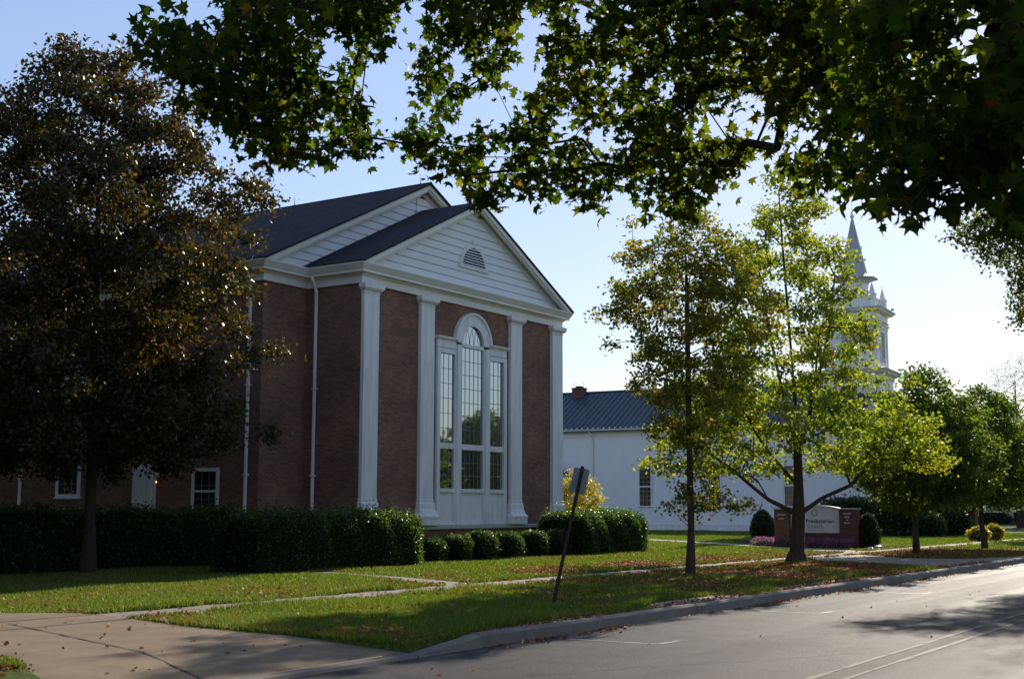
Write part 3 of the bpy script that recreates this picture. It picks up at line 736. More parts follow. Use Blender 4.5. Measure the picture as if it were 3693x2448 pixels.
# side porch
p = MB().box(-1.8, 0, 21.9, 25.5, GZ, 4.1); pr = Lk('side_porch', p, 'siding')
p = MB(); p.prismX([(21.6, 4.1), (25.8, 4.1), (25.8, 4.22), (23.7, 5.3), (21.6, 4.22)], -2.0, -.01); Lk('porch_roof', p, 'white', pr)
p = MB(); p.add([(-2.05, 21.55, 4.24), (0, 21.55, 4.24), (0, 23.7, 5.36), (-2.05, 23.7, 5.36), (-2.05, 25.85, 4.24), (0, 25.85, 4.24)], [(0, 1, 2, 3), (3, 2, 5, 4)]); Lk('porch_shingles', p, 'metalroof', pr)
# steeple
tx0, ty0, tw = 4.2, -.6, 3.72; tcx, tcy = tx0+tw/2, ty0+tw/2
def sq(x0, y0, w): return [(x0, y0), (x0+w, y0), (x0+w, y0+w), (x0, y0+w)]
st = MB()
for a, b in ((0, 1), (1, 2), (2, 3), (3, 0)):
    q_ = sq(tx0, ty0, tw); clap(st, q_[a], q_[b], 11.6, 14.85, .13, .012)
    q_ = sq(tx0-.25, ty0-.25, tw+.5); clap(st, q_[a], q_[b], 6.5, 11.35, .13, .012)
st.prismZ(sq(tx0+.01, ty0+.01, tw-.02), 6.5, 16.0)
steeple = Lk('steeple', st, 'siding')
tr = MB()
Q = sq(tx0-.25, ty0-.25, tw+.5)
tr.sweep([(0, 11.0), (.08, 11.02), (.10, 11.2), (.38, 11.34), (.40, 11.42), (.56, 11.56), (.56, 11.60), (-.25, 11.74)], Q, 1, closed=True)
Q = sq(tx0, ty0, tw)
tr.sweep([(0, 14.72), (.06, 14.74), (.06, 14.9), (.14, 15.0), (.14, 15.06), (.05, 15.08), (.05, 15.14), (.17, 15.2), (.05, 15.22), (.05, 15.72), (.18, 15.76), (.40, 15.84), (.42, 15.92), (.56, 16.03), (.56, 16.08), (-.3, 16.12)], Q, 1, closed=True)
for cx_, cy_ in Q:
    sx_ = 1 if cx_ > tx0+1 else -1; sy_ = 1 if cy_ > ty0+1 else -1
    for k in range(3):
        a = cx_-sx_*(.02+k*.13); tr.box(min(a, a-sx_*.09), max(a, a-sx_*.09), cy_-.03 if sy_ < 0 else cy_-.02, cy_+.02 if sy_ < 0 else cy_+.03, 11.7, 14.72)
        a = cy_-sy_*(.02+k*.13); tr.box(cx_-.03 if sx_ < 0 else cx_-.02, cx_+.02 if sx_ < 0 else cx_+.03, min(a, a-sy_*.09), max(a, a-sy_*.09), 11.7, 14.72)
Lk('steeple_trim', tr, 'white', steeple)
def louvre(face):
    f = MB(); s_ = MB(); hw = .58; z0, z1 = 12.3, 14.4
    def bx(m_, u0, u1, d0, d1, a, b):
        if face == 'w': m_.box(tx0-d1, tx0-d0, tcy+u0, tcy+u1, a, b)
        else: m_.box(tcx+u0, tcx+u1, ty0-d1, ty0-d0, a, b)
    bx(f, -hw-.13, -hw, .01, .07, z0-.1, z1+.12); bx(f, hw, hw+.13, .01, .07, z0-.1, z1+.12); bx(f, -hw, hw, .01, .069, z1, z1+.12); bx(f, -hw-.2, hw+.2, .01, .11, z0-.18, z0-.101); bx(f, -hw, hw, .012, .02, z0-.1, z1)
    lv = Lk('louvred_opening', f, 'white', steeple)
    return f
for face in ('w', 's'):
    louvre(face); s_ = MB(); hw = .58
    k = 12.24
    while k < 14.36:
        if face == 'w': s_.add([(tx0-.055, tcy-hw, k), (tx0-.055, tcy+hw, k), (tx0-.021, tcy+hw, k+.075), (tx0-.021, tcy-hw, k+.075)], [(0, 1, 2, 3)])
        else: s_.add([(tcx-hw, ty0-.055, k), (tcx+hw, ty0-.055, k), (tcx+hw, ty0-.021, k+.075), (tcx-hw, ty0-.021, k+.075)], [(0, 1, 2, 3)])
        k += .105
    Lk('louvres', s_, 'louvre', steeple)
pp = MB(); Q = sq(tx0+.22, ty0+.22, tw-.44)
for a in range(4):
    p0, p1 = Vector((*Q[a], 0)), Vector((*Q[(a+1) % 4], 0)); d_ = (p1-p0).normalized(); n_ = Vector((d_.y, -d_.x, 0))
    def wall(m_, s0, s1, o0, o1, z0, z1):
        c = [p0+d_*s0+n_*o0, p0+d_*s1+n_*o0, p0+d_*s1+n_*o1, p0+d_*s0+n_*o1]; m_.prismZ([(v_.x, v_.y) for v_ in c][::-1], z0, z1)
    L_ = (p1-p0).length
    wall(pp, .1, L_-.1, -.12, 0, 16.1, 16.86); wall(pp, .08, L_-.08, -.14, .04, 16.86, 16.94); wall(pp, .3, L_-.3, 0, .03, 16.12, 16.24)
    for k in range(6): s0 = .55+k*(L_-1.1)/5.0; wall(pp, s0-.03, s0+.03, 0.001, .03, 16.24, 16.86)
Lk('parapet', pp, 'white', steeple)
for cx_, cy_ in Q:
    f_ = MB(); f_.box(cx_-.24, cx_+.24, cy_-.24, cy_+.24, 16.1, 17.02); f_.box(cx_-.29, cx_+.29, cy_-.29, cy_+.29, 16.98, 17.05)
    ax = cx_; ay = cy_
    f_.add([(ax-.2, ay-.2, 17.05), (ax+.2, ay-.2, 17.05), (ax+.2, ay+.2, 17.05), (ax-.2, ay+.2, 17.05), (ax, ay, 17.98)], [(0, 1, 4), (1, 2, 4), (2, 3, 4), (3, 0, 4)])
    f_.tube([(ax, ay, 17.9), (ax, ay, 18.12)], .02, 5); Lk('pinnacle', f_, 'white', steeple)
def octa(r, z, n=8, ph=math.pi/8): return [(tcx+r*math.cos(2*math.pi*i/n+ph), tcy+r*math.sin(2*math.pi*i/n+ph), z) for i in range(n)]
def loft(m_, rings):
    n = len(rings[0]); o = len(m_.v)
    for r in rings: m_.v.extend(r)
    for i in range(len(rings)-1):
        for k in range(n): m_.f.append((o+i*n+k, o+i*n+(k+1) % n, o+(i+1)*n+(k+1) % n, o+(i+1)*n+k)); m_.m.append(0)
la_ = MB(); loft(la_, [octa(1.02, 16.1), octa(1.02, 18.22)]); lan = Lk('lantern', la_, 'white', steeple)
for k in range(8):
    a = 2*math.pi*k/8
    if k % 2 == 0:
        c, s_ = math.cos(a), math.sin(a); r = .945; m_ = MB()
        for q in range(4):
            z = 17.2+q*.105
            m_.add([(tcx+c*(r+.012)-s_*.16, tcy+s_*(r+.012)+c*.16, z), (tcx+c*(r+.012)+s_*.16, tcy+s_*(r+.012)-c*.16, z), (tcx+c*(r+.012)+s_*.16, tcy+s_*(r+.012)-c*.16, z+.06), (tcx+c*(r+.012)-s_*.16, tcy+s_*(r+.012)+c*.16, z+.06)], [(0, 1, 2, 3)])
        Lk('vent_slots', m_, 'dark', steeple)
sp = MB(); loft(sp, [octa(1.04, 18.1), octa(1.1, 18.22), octa(1.30, 18.34), octa(1.72, 18.42), octa(1.74, 18.48), octa(1.04, 18.82), octa(.98, 18.84), octa(.05, 23.2)])
for k in range(1, 26):
    z = 18.84+k*.165; r = .98*(23.2-z)/(23.2-18.84)+.012
    loft(sp, [octa(r, z-.02), octa(r+.004, z), octa(r-.006, z+.002)])
Lk('spire', sp, 'spire', steeple)
fi = MB(); fi.tube([(tcx, tcy, 23.1), (tcx, tcy, 23.2), (tcx, tcy, 23.28), (tcx, tcy, 23.5), (tcx, tcy, 23.55)], [.06, .17, .14, .03, .02], 8); fi.tube([(tcx, tcy, 23.5), (tcx, tcy, 24.3)], .014, 5)
Lk('finial', fi, 'white', steeple)
for (ax, ay, az) in ((tx0+tw+.2, ty0-.1, 16.08), (tx0+tw+.5, ty0-.4, 11.6)):
    m_ = MB().tube([(ax, ay, az), (ax+.1, ay-.1, az+.2), (ax+.3, ay-.2, az+.3)], .02, 5); m_.box(ax+.2, ax+.42, ay-.32, ay-.14, az+.25, az+.38); Lk('floodlight', m_, 'rod', steeple)

# ---------------------------------------------------------------- church sign
SO = (51.5, 18.66, GZ)
sg = thing('monument_sign', 'low church sign of two brick piers and a white arched panel behind pink flowers', 'sign', SO)
m_ = MB().box(51.3, 51.75, 17.64, 19.74, GZ, .66); m_.box(51.25, 51.8, 17.63, 19.75, .66, .71); mk('brick_base', m_, 'brick2', sg, SO)
for y0, y1 in ((16.97, 17.62), (19.76, 20.40)):
    m_ = MB().box(51.2, 51.85, y0, y1, GZ, 1.66); mk('brick_pier', m_, 'brick2', sg, SO)
    mk('pier_cap', MB().box(51.15, 51.9, y0-.05, y1+.05, 1.66, 1.72), 'stone', sg, SO)
    t_ = MB(); yc = (y0+y1)/2
    rows = [(1.50, .34), (1.36, .2), (1.25, .08), (1.13, .26)] if y0 < 18 else [(1.44, .36), (1.28, .26)]
    for z, w in rows:
        k = -w/2
        while k < w/2-.02: h_ = .045+.02*KR.random(); t_.box(51.188, 51.199, yc+k, yc+k+.026, z-.03, z-.03+h_); k += .042
    mk('pier_lettering', t_, 'glint', sg, SO)
pan = MB(); n = 20; y0, y1 = 17.63, 19.75; yc = (y0+y1)/2
top = [(y0+(y1-y0)*i/n, 1.68+.12*(1-((i/n-.5)*2)**2)) for i in range(n+1)]
pan.prismX([(y0, .71)]+top[::-1][::-1]+[(y1, .71)], 51.40, 51.62) if False else pan.prismX([(y1, .715), (y0, .715)]+top, 51.40, 51.62)
panel = mk('sign_panel', pan, 'signwhite', sg, SO)
cp = MB()
for (a, za_), (b, zb_) in zip(top, top[1:]):
    cp.add([(51.33, a, za_), (51.69, a, za_), (51.69, b, zb_), (51.33, b, zb_), (51.33, a, za_+.03), (51.69, a, za_+.03), (51.69, b, zb_+.03), (51.33, b, zb_+.03)], [(0, 1, 2, 3), (4, 7, 6, 5), (0, 3, 7, 4), (1, 5, 6, 2), (0, 4, 5, 1), (2, 6, 7, 3)])
mk('panel_coping', cp, 'glint', sg, SO)
def text(name, body, size, y_left, z, mat, parent, x=51.392):
    cu = bpy.data.curves.new(name, 'FONT'); cu.body = body; cu.size = size; cu.extrude = .003; cu.offset = size*.012; cu.materials.append(M[mat])
    tmp = bpy.data.objects.new(name, cu); COL.objects.link(tmp); me = bpy.data.meshes.new_from_object(tmp); bpy.data.objects.remove(tmp)
    o = bpy.data.objects.new(name, me); link(o, parent)
    # text x axis -> -Y, text y axis -> +Z, facing -X
    o.matrix_local = Matrix(((0, 0, -1, x-SO[0]), (-1, 0, 0, y_left-SO[1]), (0, 1, 0, z-SO[2]), (0, 0, 0, 1)))
    return o
text('lettering', 'Presbyterian', .235, 19.10, 1.115, 'ink', panel)
text('lettering', 'Church', .225, 19.04, .905, 'inkpale', panel)
t_ = MB(); k = 17.95
for i in range(16): t_.box(51.392, 51.3995, 18.35+i*.043, 18.375+i*.043, .80, .825+.012*KR.random())
mk('small_lettering', t_, 'inkpale', panel, SO)
t_ = MB()
for k in range(8):
    a = 2*math.pi*k/8; cy_, cz_ = 18.72+.12*math.cos(a), 1.52+.12*math.sin(a)
    t_.prismX([(cy_+.035*math.cos(a+b)*(1.2 if i % 2 else .8), cz_+.035*math.sin(a+b)) for i, b in enumerate(np.linspace(0, 6.28, 7)[:-1])], 51.392, 51.3995)
mk('emblem', t_, 'inkgreen', panel, SO)
mb = MB(); B = [(50.5, 16.3), (51.6, 16.1), (53.0, 17.0), (56.5, 21.5), (60.5, 25.2), (59.8, 26.0), (57.5, 24.9), (53.6, 22.9), (50.9, 19.6), (49.9, 17.6)]
mb.add([(x, y, GZ+.03) for x, y in B], [tuple(range(len(B)))]); structure('flower_bed', mb, 'mulch')

# ---------------------------------------------------------------- leaning post with the back of a parking sign
PO = (18.09, 11.04, GZ)
ps = thing('street_sign', 'rusty leaning post carrying a small grey sign seen from behind', 'sign', PO)
a = Vector((18.09, 11.04, .05)); b = Vector((19.10, 11.04, 2.38)); ax = (b-a).normalized()
# frame: sign faces roughly along the street, its back to the camera
side = Vector((.55, -.83, 0)); side = (side-ax*side.dot(ax)).normalized(); nrm_ = ax.cross(side)
def obox(m_, c0, c1, u0, u1, w0, w1):
    P_ = [a+ax*s+side*u+nrm_*w for s, u, w in ((c0, u0, w0), (c0, u1, w0), (c0, u1, w1), (c0, u0, w1), (c1, u0, w0), (c1, u1, w0), (c1, u1, w1), (c1, u0, w1))]
    m_.add(P_, [(0, 3, 2, 1), (4, 5, 6, 7), (0, 1, 5, 4), (1, 2, 6, 5), (2, 3, 7, 6), (3, 0, 4, 7)])
Lp = (b-a).length
m_ = MB(); obox(m_, 0, Lp, -.022, .022, -.004, .004); obox(m_, 0, Lp, -.022, -.015, .004, .03); obox(m_, 0, Lp, .015, .022, .004, .03); obox(m_, 0, Lp, -.03, -.022, .025, .03); obox(m_, 0, Lp, .022, .03, .025, .03)
mk('post', m_, 'rust', ps, PO)
wS, hS = .135, .46; z0 = Lp-.49; r = .03
pts = []
for cx_, cy_, a0 in ((wS-r, z0+hS-r, 0), (-wS+r, z0+hS-r, 90), (-wS+r, z0+r, 180), (wS-r, z0+r, 270)):
    for k in range(5): t = math.radians(a0+k*22.5); pts.append((cx_+r*math.cos(t), cy_+r*math.sin(t)))
m_ = MB(); n = len(pts)
sg_ = -1 if nrm_.dot(Vector((0, 0, 0))-a) > 0 else 1     # plate on the side away from the viewer
P0 = [a+ax*v_+side*u+nrm_*(sg_*.040) for u, v_ in pts]; P1 = [p+nrm_*sg_*.003 for p in P0]
m_.add(P0+P1, [tuple(range(n)), tuple(range(2*n-1, n-1, -1))]+[(i, i+n, (i+1) % n+n, (i+1) % n) for i in range(n)])
plate = mk('sign_plate', m_, 'alu', ps, PO)
for v_ in (z0+.07, z0+hS-.07):
    c_ = a+ax*v_; mk('bolt', MB().tube([c_-nrm_*sg_*.004, c_-nrm_*sg_*.018], .012, 6), 'rod', plate, PO)

# ---------------------------------------------------------------- houses beyond
YO = (147.0, 33.0, GZ)
yh = thing('yellow_house', 'pale yellow house with white trim far down the street behind the street trees', 'house', YO)
m_ = MB().box(147, 159, 26.8, 35.6, GZ, 6.2); mk('wall', m_, 'yellowsiding', yh, YO)
m_ = MB(); m_.prismX([(26.2, 6.1), (36.2, 6.1), (31.2, 9.4)], 146.6, 159.4); mk('roof', m_, 'shingle', yh, YO)
m_ = MB().box(146.93, 147, 35.3, 35.75, .2, 6.1); m_.box(146.93, 147, 31.2, 31.6, .2, 6.1); m_.box(146.93, 147, 26.7, 27.0, .2, 6.1); mk('corner_board', m_, 'white', yh, YO)
m_ = MB(); m_.box(146.9, 147, 32.5, 34.2, 1.35, 1.5); m_.box(146.9, 147, 32.5, 32.65, 1.5, 3.0); m_.box(146.9, 147, 34.05, 34.2, 1.5, 3.0); m_.box(146.92, 146.99, 32.65, 34.05, 2.9, 3.0)
w_ = mk('window', m_, 'white', yh, YO); mk('pane', MB().box(146.94, 146.99, 32.66, 34.04, 1.5, 2.9), 'glassd', w_, YO)
mk('door', MB().box(146.92, 147.0, 29.4, 30.6, .2, 2.6), 'barkd', yh, YO)
BO = (84.6, 20.6, GZ)
bp_ = MB().box(84.2, 85.0, 20.2, 21.0, GZ, 2.5); bp_.box(84.12, 85.08, 20.12, 21.08, 2.5, 2.62)
props(mk('brick_gatepost', bp_, 'brick2', None, BO), 'brown brick gatepost beside the dark shrubs far along the street', 'gatepost')

# ---------------------------------------------------------------- vegetation
def sk2(trunk, limbs, tips, rng, step=.55, keep=.3, jit=.06, sag=0, start=1):
    """skeleton with a few main limbs laid by hand before the twigs grow to the tips"""
    P = [np.array(p, float) for p in trunk]; par = [-1]+list(range(len(trunk)-1)); plen = [0.0]
    for i in range(1, len(P)): plen.append(plen[-1]+np.linalg.norm(P[i]-P[i-1]))
    okk = [i >= start for i in range(len(P))]
    for at, pts in limbs:
        cur = at
        for p in pts:
            p = np.array(p, float); n = max(1, int(np.linalg.norm(p-P[cur])/.6)); a0 = P[cur]
            for s in range(1, n+1):
                P.append(a0+(p-a0)*s/n+rng.normal(0, .02, 3)); par.append(cur); plen.append(plen[cur]+np.linalg.norm(P[-1]-P[cur])); okk.append(True); cur = len(P)-1
    order = np.argsort(np.min(np.linalg.norm(tips[:, None, :]-np.array(P)[None, :, :], axis=2), axis=1)); tn = []
    for q in order:
        t = tips[q]; A = np.array(P); d = np.linalg.norm(A-t, axis=1)
        cost = d+keep*.6*np.array(plen)+np.maximum(0, A[:, 2]-t[2]-.2)*.5+np.where(okk, 0, 1e6)
        j = int(np.argmin(cost)); p0 = P[j]; n = max(1, int(d[j]/step)); cur = j
        for s in range(1, n+1):
            a = s/n; pt = p0*(1-a)+t*a
            if s < n: pt = pt+rng.normal(0, jit, 3)*min(1, d[j]); pt[2] -= sag*math.sin(math.pi*a)*d[j]
            P.append(pt); par.append(cur); plen.append(plen[cur]+d[j]/n); okk.append(True); cur = len(P)-1
        tn.append(cur)
    cnt = np.zeros(len(P)); cnt[tn] = 1
    for i in range(len(P)-1, 0, -1): cnt[par[i]] += cnt[i]
    return np.array(P), par, cnt
def tree2(name, label, trunk, limbs, tips, leafmat, rng, per, r, size, shape, rtwig, rtrunk, bark='bark', group=None, up=.8, keep=.3, start=1, jit=.06,
          flat=.6, step=.55, power=.72, droop=0, flare=1.0, sag=0, cat='tree'):
    off = tuple(trunk[0]); root = thing(name, label, cat, off, group)
    P, par, cnt = sk2(trunk, limbs, tips, rng, step, keep, jit, sag, start)
    branches('trunk', P, par, cnt, rtwig, rtrunk, len(trunk), bark, root, off, power, flare)
    leaves('crown', spray(rng, tips, per, r, flat), size, shape, leafmat, root, rng, up, off, droop=droop)
    return root
def copy_tree(src, loc, rotz, label, scale=1.0, group=None):
    o = src.copy(); link(o); o.location = loc; o.rotation_euler = (0, 0, rotz); o.scale = (scale,)*3; o['label'] = label
    if group: o['group'] = group
    for ch in src.children:
        c = ch.copy(); COL.objects.link(c); c.parent = o
    return o
R_ = np.random.default_rng
CAN_A = pts_cm([
1068,594,614,1017,678,682,1103,475,615,735,180,339,1053,431,634,1072,555,611,682,171,443,1148,653,606,774,238,446,1158,722,511,901,282,455,1061,599,627,
946,836,525,1136,507,592,818,255,486,1141,781,516,1100,765,530,712,129,346,774,235,475,1048,805,615,679,121,413,705,207,445,726,198,342,826,823,523,
1082,562,661,1059,662,690,661,164,374,1167,720,553,808,256,445,1095,530,488,1182,674,542,909,817,632,658,749,533,1069,512,441,1189,674,533,1091,587,611,
991,572,647,1074,549,551,1081,501,609,1169,610,535,870,729,641,666,792,538,684,181,431,1037,414,577,1100,577,574,1002,364,556,894,827,596,1037,740,665,
1069,814,556,1135,668,619,687,770,533,847,745,632,816,846,554,1113,658,652,879,823,569,1145,413,488,1153,861,643,738,816,537,1093,566,528,1125,572,482,
686,135,426,901,294,464,798,806,516,976,831,616,1119,456,626,1115,476,631,992,699,681,1112,558,621,1055,506,646,706,218,366,1164,678,549,925,774,601,
1063,591,672,1053,513,620,1053,514,604,715,175,342,1094,821,576,1019,499,630,1195,659,529,705,126,406,866,732,634,660,761,521,948,800,655,1045,385,454,
650,161,421,926,832,515,918,303,453,1070,592,627,763,779,540,639,147,419,858,756,613,1028,568,633,730,158,334,771,221,426,1005,617,647,1168,596,560,
1070,657,665,961,836,559,786,223,367,1099,525,540,1065,587,662,1062,391,527,793,232,413,1024,460,623,706,196,433,1187,636,516,798,822,528,822,259,439,
675,197,445,973,724,649,1085,728,611,970,836,594,1125,432,563,763,218,433,1113,517,582,1004,404,620,1109,691,599,1073,784,594,1046,754,693,1097,404,549,
1140,698,614,1064,619,571,1117,797,551,773,232,368,1107,645,485,979,390,596,718,134,372,1098,520,616,776,173,351,663,181,444,744,225,445,926,690,654,
1132,555,535,853,264,457,1159,597,506,1145,493,561,784,823,515,1128,621,496,832,838,503,1053,811,569,728,175,376,1138,666,520,678,120,392,806,842,594,
848,827,561,1050,378,449,1080,510,587,764,775,562,689,188,377,760,778,614,732,221,476,803,232,385,1077,644,573,920,758,607,726,146,417,1119,780,546,
1153,722,602,1063,754,603,747,150,348,1093,756,637,944,321,482,1021,392,623,1020,453,608,960,313,451,1010,438,612,614,139,413,1052,766,533,1133,629,484,
1188,546,516,1194,710,518,1011,693,660,740,135,441,1039,626,657,831,715,627,673,136,314,665,160,385,1115,713,527,940,870,577,759,176,385,723,162,349,
802,753,616,865,812,495,1117,584,560,720,203,343,636,136,413,1139,477,629,1057,632,651,1046,635,618,818,264,499,785,183,382,1032,527,626,1082,658,575,
760,222,387,735,166,361,1128,719,605,1155,503,577,1013,369,575,745,174,346,693,130,416,916,870,547,1148,555,483,921,301,514,811,232,416,687,126,372,
743,206,412,902,834,542,866,750,615,702,131,332,1184,611,528,807,252,468,914,298,460,1172,617,520,781,198,378,613,159,418,758,741,604,879,818,608,
1073,528,496,708,132,411,1021,357,564,803,808,528,976,335,440,887,815,571,1167,460,592,899,761,641,1163,553,529,789,812,591,882,300,537,785,755,613,
745,745,588,1012,348,550,913,747,627,713,192,398,883,849,635,1071,574,631,667,169,409,1078,690,691,980,673,657,761,230,477,1154,705,513,1056,645,687,
709,146,362,994,372,604,694,156,400,920,300,524,748,177,359,750,202,364,787,187,401,1056,451,616,1143,772,570,1085,514,558,987,342,533,1152,537,530,
657,141,426,1144,521,570,700,198,438,1138,714,543,1101,728,563,1152,585,537,1088,710,514,987,820,542,1157,527,486,1046,820,558,698,188,369,1128,789,526,
740,786,534,1053,395,584,1068,376,542,1084,481,611,1153,646,595,1020,616,659,1127,600,527,1094,605,591,653,133,427,1062,388,561,735,150,322,821,795,568,
1049,732,601,1007,357,537,1089,578,620,787,182,407,983,346,565,851,849,576,678,760,546,937,792,530,1095,436,582,1157,549,493,1011,355,441,1006,356,500,
1048,764,596,962,353,571,791,749,619,663,170,421,952,824,565,872,834,543,593,143,407,689,197,324,978,844,615,725,752,585,765,141,419,1186,715,551,
883,820,510,1129,784,575,721,751,592,712,146,373,1036,762,662,851,861,591,671,189,447,1068,559,532,1054,481,585,887,681,642,824,783,620,981,413,606,
705,130,363,1059,545,583,694,745,530,1104,435,548,1059,694,682,893,836,522,662,753,507,817,772,581,933,851,526,1039,770,628,1153,513,493,1100,509,593,
1008,533,642,1074,641,626,1064,522,598,990,335,437,1019,757,561,642,172,424,797,731,616,1101,559,646,1144,624,575,1115,471,569,715,183,341,880,852,515,
1055,533,615,1003,733,676,1025,478,640,755,833,556,1138,717,564,1107,581,526,801,245,367,947,351,574,1158,567,618,1135,734,575,876,290,542,751,214,466,
867,825,564,667,118,432,765,781,608,788,145,373,753,187,358,1137,736,557,1152,503,489,1061,629,689,877,810,558,708,194,358,599,167,411,838,734,636,
1059,618,605,669,148,439,896,858,509,683,177,385,1005,355,453,1011,746,629,1060,556,631,779,180,417,1113,583,618,1082,530,645,667,174,356,1029,722,637,
722,206,437,1003,396,596,949,801,559,1150,539,470,1058,489,642,808,793,536,991,646,666,991,376,579,657,114,418,665,141,325,779,231,467,1057,395,563,
997,358,561,719,135,321,952,798,627,1128,388,537,729,156,373,1049,504,607,761,161,355,1021,866,573,1194,700,610,705,144,327,676,160,396,758,202,373,
988,713,654,909,852,542,1118,686,517,853,810,544,1068,476,576,1161,597,603,962,700,668,943,858,585,1062,753,509,763,825,540,942,817,527,756,757,576,
852,260,400,1041,477,618,941,740,674,1090,451,599,850,786,641,761,794,588,771,794,555,748,148,415,991,755,609,962,810,648,1094,659,624,792,157,385,
745,179,394,1147,710,591,691,134,387,724,149,445,790,234,362,911,781,654,758,210,410,629,124,415,927,850,514,1175,588,554,991,354,597,662,764,544,
935,305,485,581,109,396,1020,343,519,1054,695,648,854,842,523,703,139,415,1042,489,625,723,794,514,1051,565,651,699,130,437,1143,496,601,1100,621,620,
971,330,565,698,800,547,751,158,368,1039,402,580,753,214,439,822,816,571,1056,354,507,825,750,597,877,757,609,1096,519,582,1103,597,583,1054,639,646,
761,758,609,1116,512,572,773,830,513,876,720,644,1151,620,566,705,187,343,745,156,418,1099,557,509,1045,750,647,859,281,524,721,761,530,879,845,539,
732,194,343,925,689,641,854,848,551,1020,510,632,1085,543,587,747,758,586,759,821,516,777,754,565,729,158,362,778,789,584,723,182,399,1087,599,610,
1071,802,627,1144,489,501,1149,510,507,709,134,342,1036,789,522,1056,831,551,1180,671,511,1000,855,549,744,223,413,766,832,554,804,243,356,1064,527,526,
768,239,488,700,172,358,967,500,623,819,251,423,918,818,653,1064,405,556,1083,415,525,871,843,528,724,140,331,915,820,555,1099,649,520,1030,693,677,
1026,403,593,687,165,439,906,297,420,783,815,500,783,761,606,723,742,568,749,135,459,1016,731,648,1101,453,589,1090,493,620,733,174,397,836,818,487,
1030,684,659,1084,749,650,973,825,629,603,109,380,1077,728,624,996,758,688,1018,715,676,1194,489,524,977,846,557,834,846,556,761,222,394,1174,659,582,
715,128,435,748,148,455,1111,494,507,703,134,359,1127,502,565,1169,642,598,724,799,559,767,140,323,846,845,559,793,776,565,796,826,556,1022,476,604,
926,323,570,816,807,592,1130,605,580,1128,704,518,846,790,584,1134,610,514,1104,420,480,1096,684,538,1078,413,585,710,201,367,1076,459,592,710,793,533,
1085,478,624,1061,750,642,1099,748,649,703,137,316,735,191,437,1174,596,483,724,209,342,1145,543,544,1116,646,618,712,702,562,793,233,353,1102,736,659,
1132,484,528,1137,494,584,931,311,526,853,741,622,1118,543,554,719,166,347,728,198,414,1139,466,581,765,211,361,1115,739,517,1088,825,624,709,798,554,
731,184,372,1021,694,653,1039,410,630,1043,369,563,1119,492,608,1030,346,468,755,213,368,798,769,604,1042,804,544,1094,667,612,844,267,470,998,488,636,
914,752,654,846,272,527,1142,526,471,689,797,551,620,122,395,944,714,667,798,250,384,815,801,495,744,809,552,959,791,638,1080,742,659,698,137,403,
1104,634,629,1041,464,644,994,475,595,876,863,548,941,883,568,689,185,450,1040,766,522,1048,705,656,1103,453,635,702,175,402,1078,775,526,967,843,583,
1089,503,476,780,823,536,765,149,346,970,419,604,967,463,614,1034,367,495,1178,495,603,715,139,378,782,142,377,813,235,428,733,197,373,1050,393,514,
728,140,388,906,824,626,1190,728,513,1145,664,510,732,200,384,876,840,578,831,789,578,1172,675,592,1041,770,618,1105,460,628,646,176,417,1009,547,643,
843,269,408,644,159,392,1019,348,526,709,158,369,1052,789,547,1122,751,499,666,120,361,735,180,358,1142,442,600,698,130,322,1063,798,659,1041,561,636,
1025,393,586,855,835,615,1111,759,632,632,140,414,1158,492,517,740,157,359,742,182,386,980,331,467,1105,771,504,997,552,609,1059,825,538,1091,786,727,
755,234,491,1149,712,577,1208,585,486,1144,570,488,1001,357,581,1048,737,667,845,813,589,1107,660,511,751,233,475,1177,747,589,702,147,320,962,480,622,
1146,754,569,1151,581,587,1048,782,663,845,810,507,1038,793,619,874,295,517,679,152,367,821,743,632,947,835,569,1027,425,632,662,167,415,1119,538,619,
1110,559,501,1121,564,556,832,754,624,1103,718,536,1042,419,601,1138,568,465,839,267,500,787,818,573,1051,380,539,862,821,581,1015,641,678,1063,816,563,
1154,416,561,846,824,573,853,789,508,938,663,628,1084,752,488,790,237,448,1041,631,628,889,813,545,1133,758,515,765,174,419,667,783,546,1121,522,564,
930,743,653,918,298,490,729,815,528,845,815,546,1181,665,630,1157,744,524,1097,662,502,836,261,384,684,134,362,808,800,482,1149,645,481,764,803,535,
897,793,622,1063,631,675,708,182,350,1025,655,676,1086,623,550,1108,503,512,930,749,671,804,791,600,1110,605,635,1007,513,628,1115,664,596,1130,595,488,
765,869,570,728,133,392,1109,534,561,1041,538,567,710,135,417,1136,566,569,1132,693,646,971,782,667,992,690,628,1168,557,517,1059,555,617,1132,526,512,
795,843,531,1097,419,520,795,801,498,709,156,363,715,169,333,756,144,402,760,813,534,1144,749,514,928,753,624,697,185,385,1121,714,502,1022,708,696,
1114,643,602,785,235,403,657,177,413,1148,687,623,1124,629,619,1074,412,480,1048,363,544,902,789,565,943,804,628,737,201,397,1161,648,529,694,738,538,
696,189,409,1135,542,531,848,773,621,1085,463,583,1124,424,552,1031,382,536,1031,470,637,770,229,412,1058,594,683,926,792,547,758,213,404,1084,797,556,
1157,525,515,1047,778,586,702,131,391,730,139,406,1086,407,607,1132,659,649,838,856,516,987,377,589,1052,790,642,727,727,570,1113,746,652,873,783,623,
1057,428,622,997,726,653,700,149,449,749,223,439,739,206,417,1128,454,562,1051,392,468,879,281,502,1035,720,692,842,803,601,1172,619,611,962,339,573,
1008,664,668,880,813,648,1084,551,600,1109,483,513,670,162,382,718,169,357,1025,462,602,701,124,410,893,842,586,1111,447,597,699,727,560,1131,717,553,
1076,536,594,701,203,464,716,161,362,773,140,352,903,829,614,1159,736,601,711,210,434,710,182,412,633,113,369,928,832,575,1053,611,628,655,768,531,
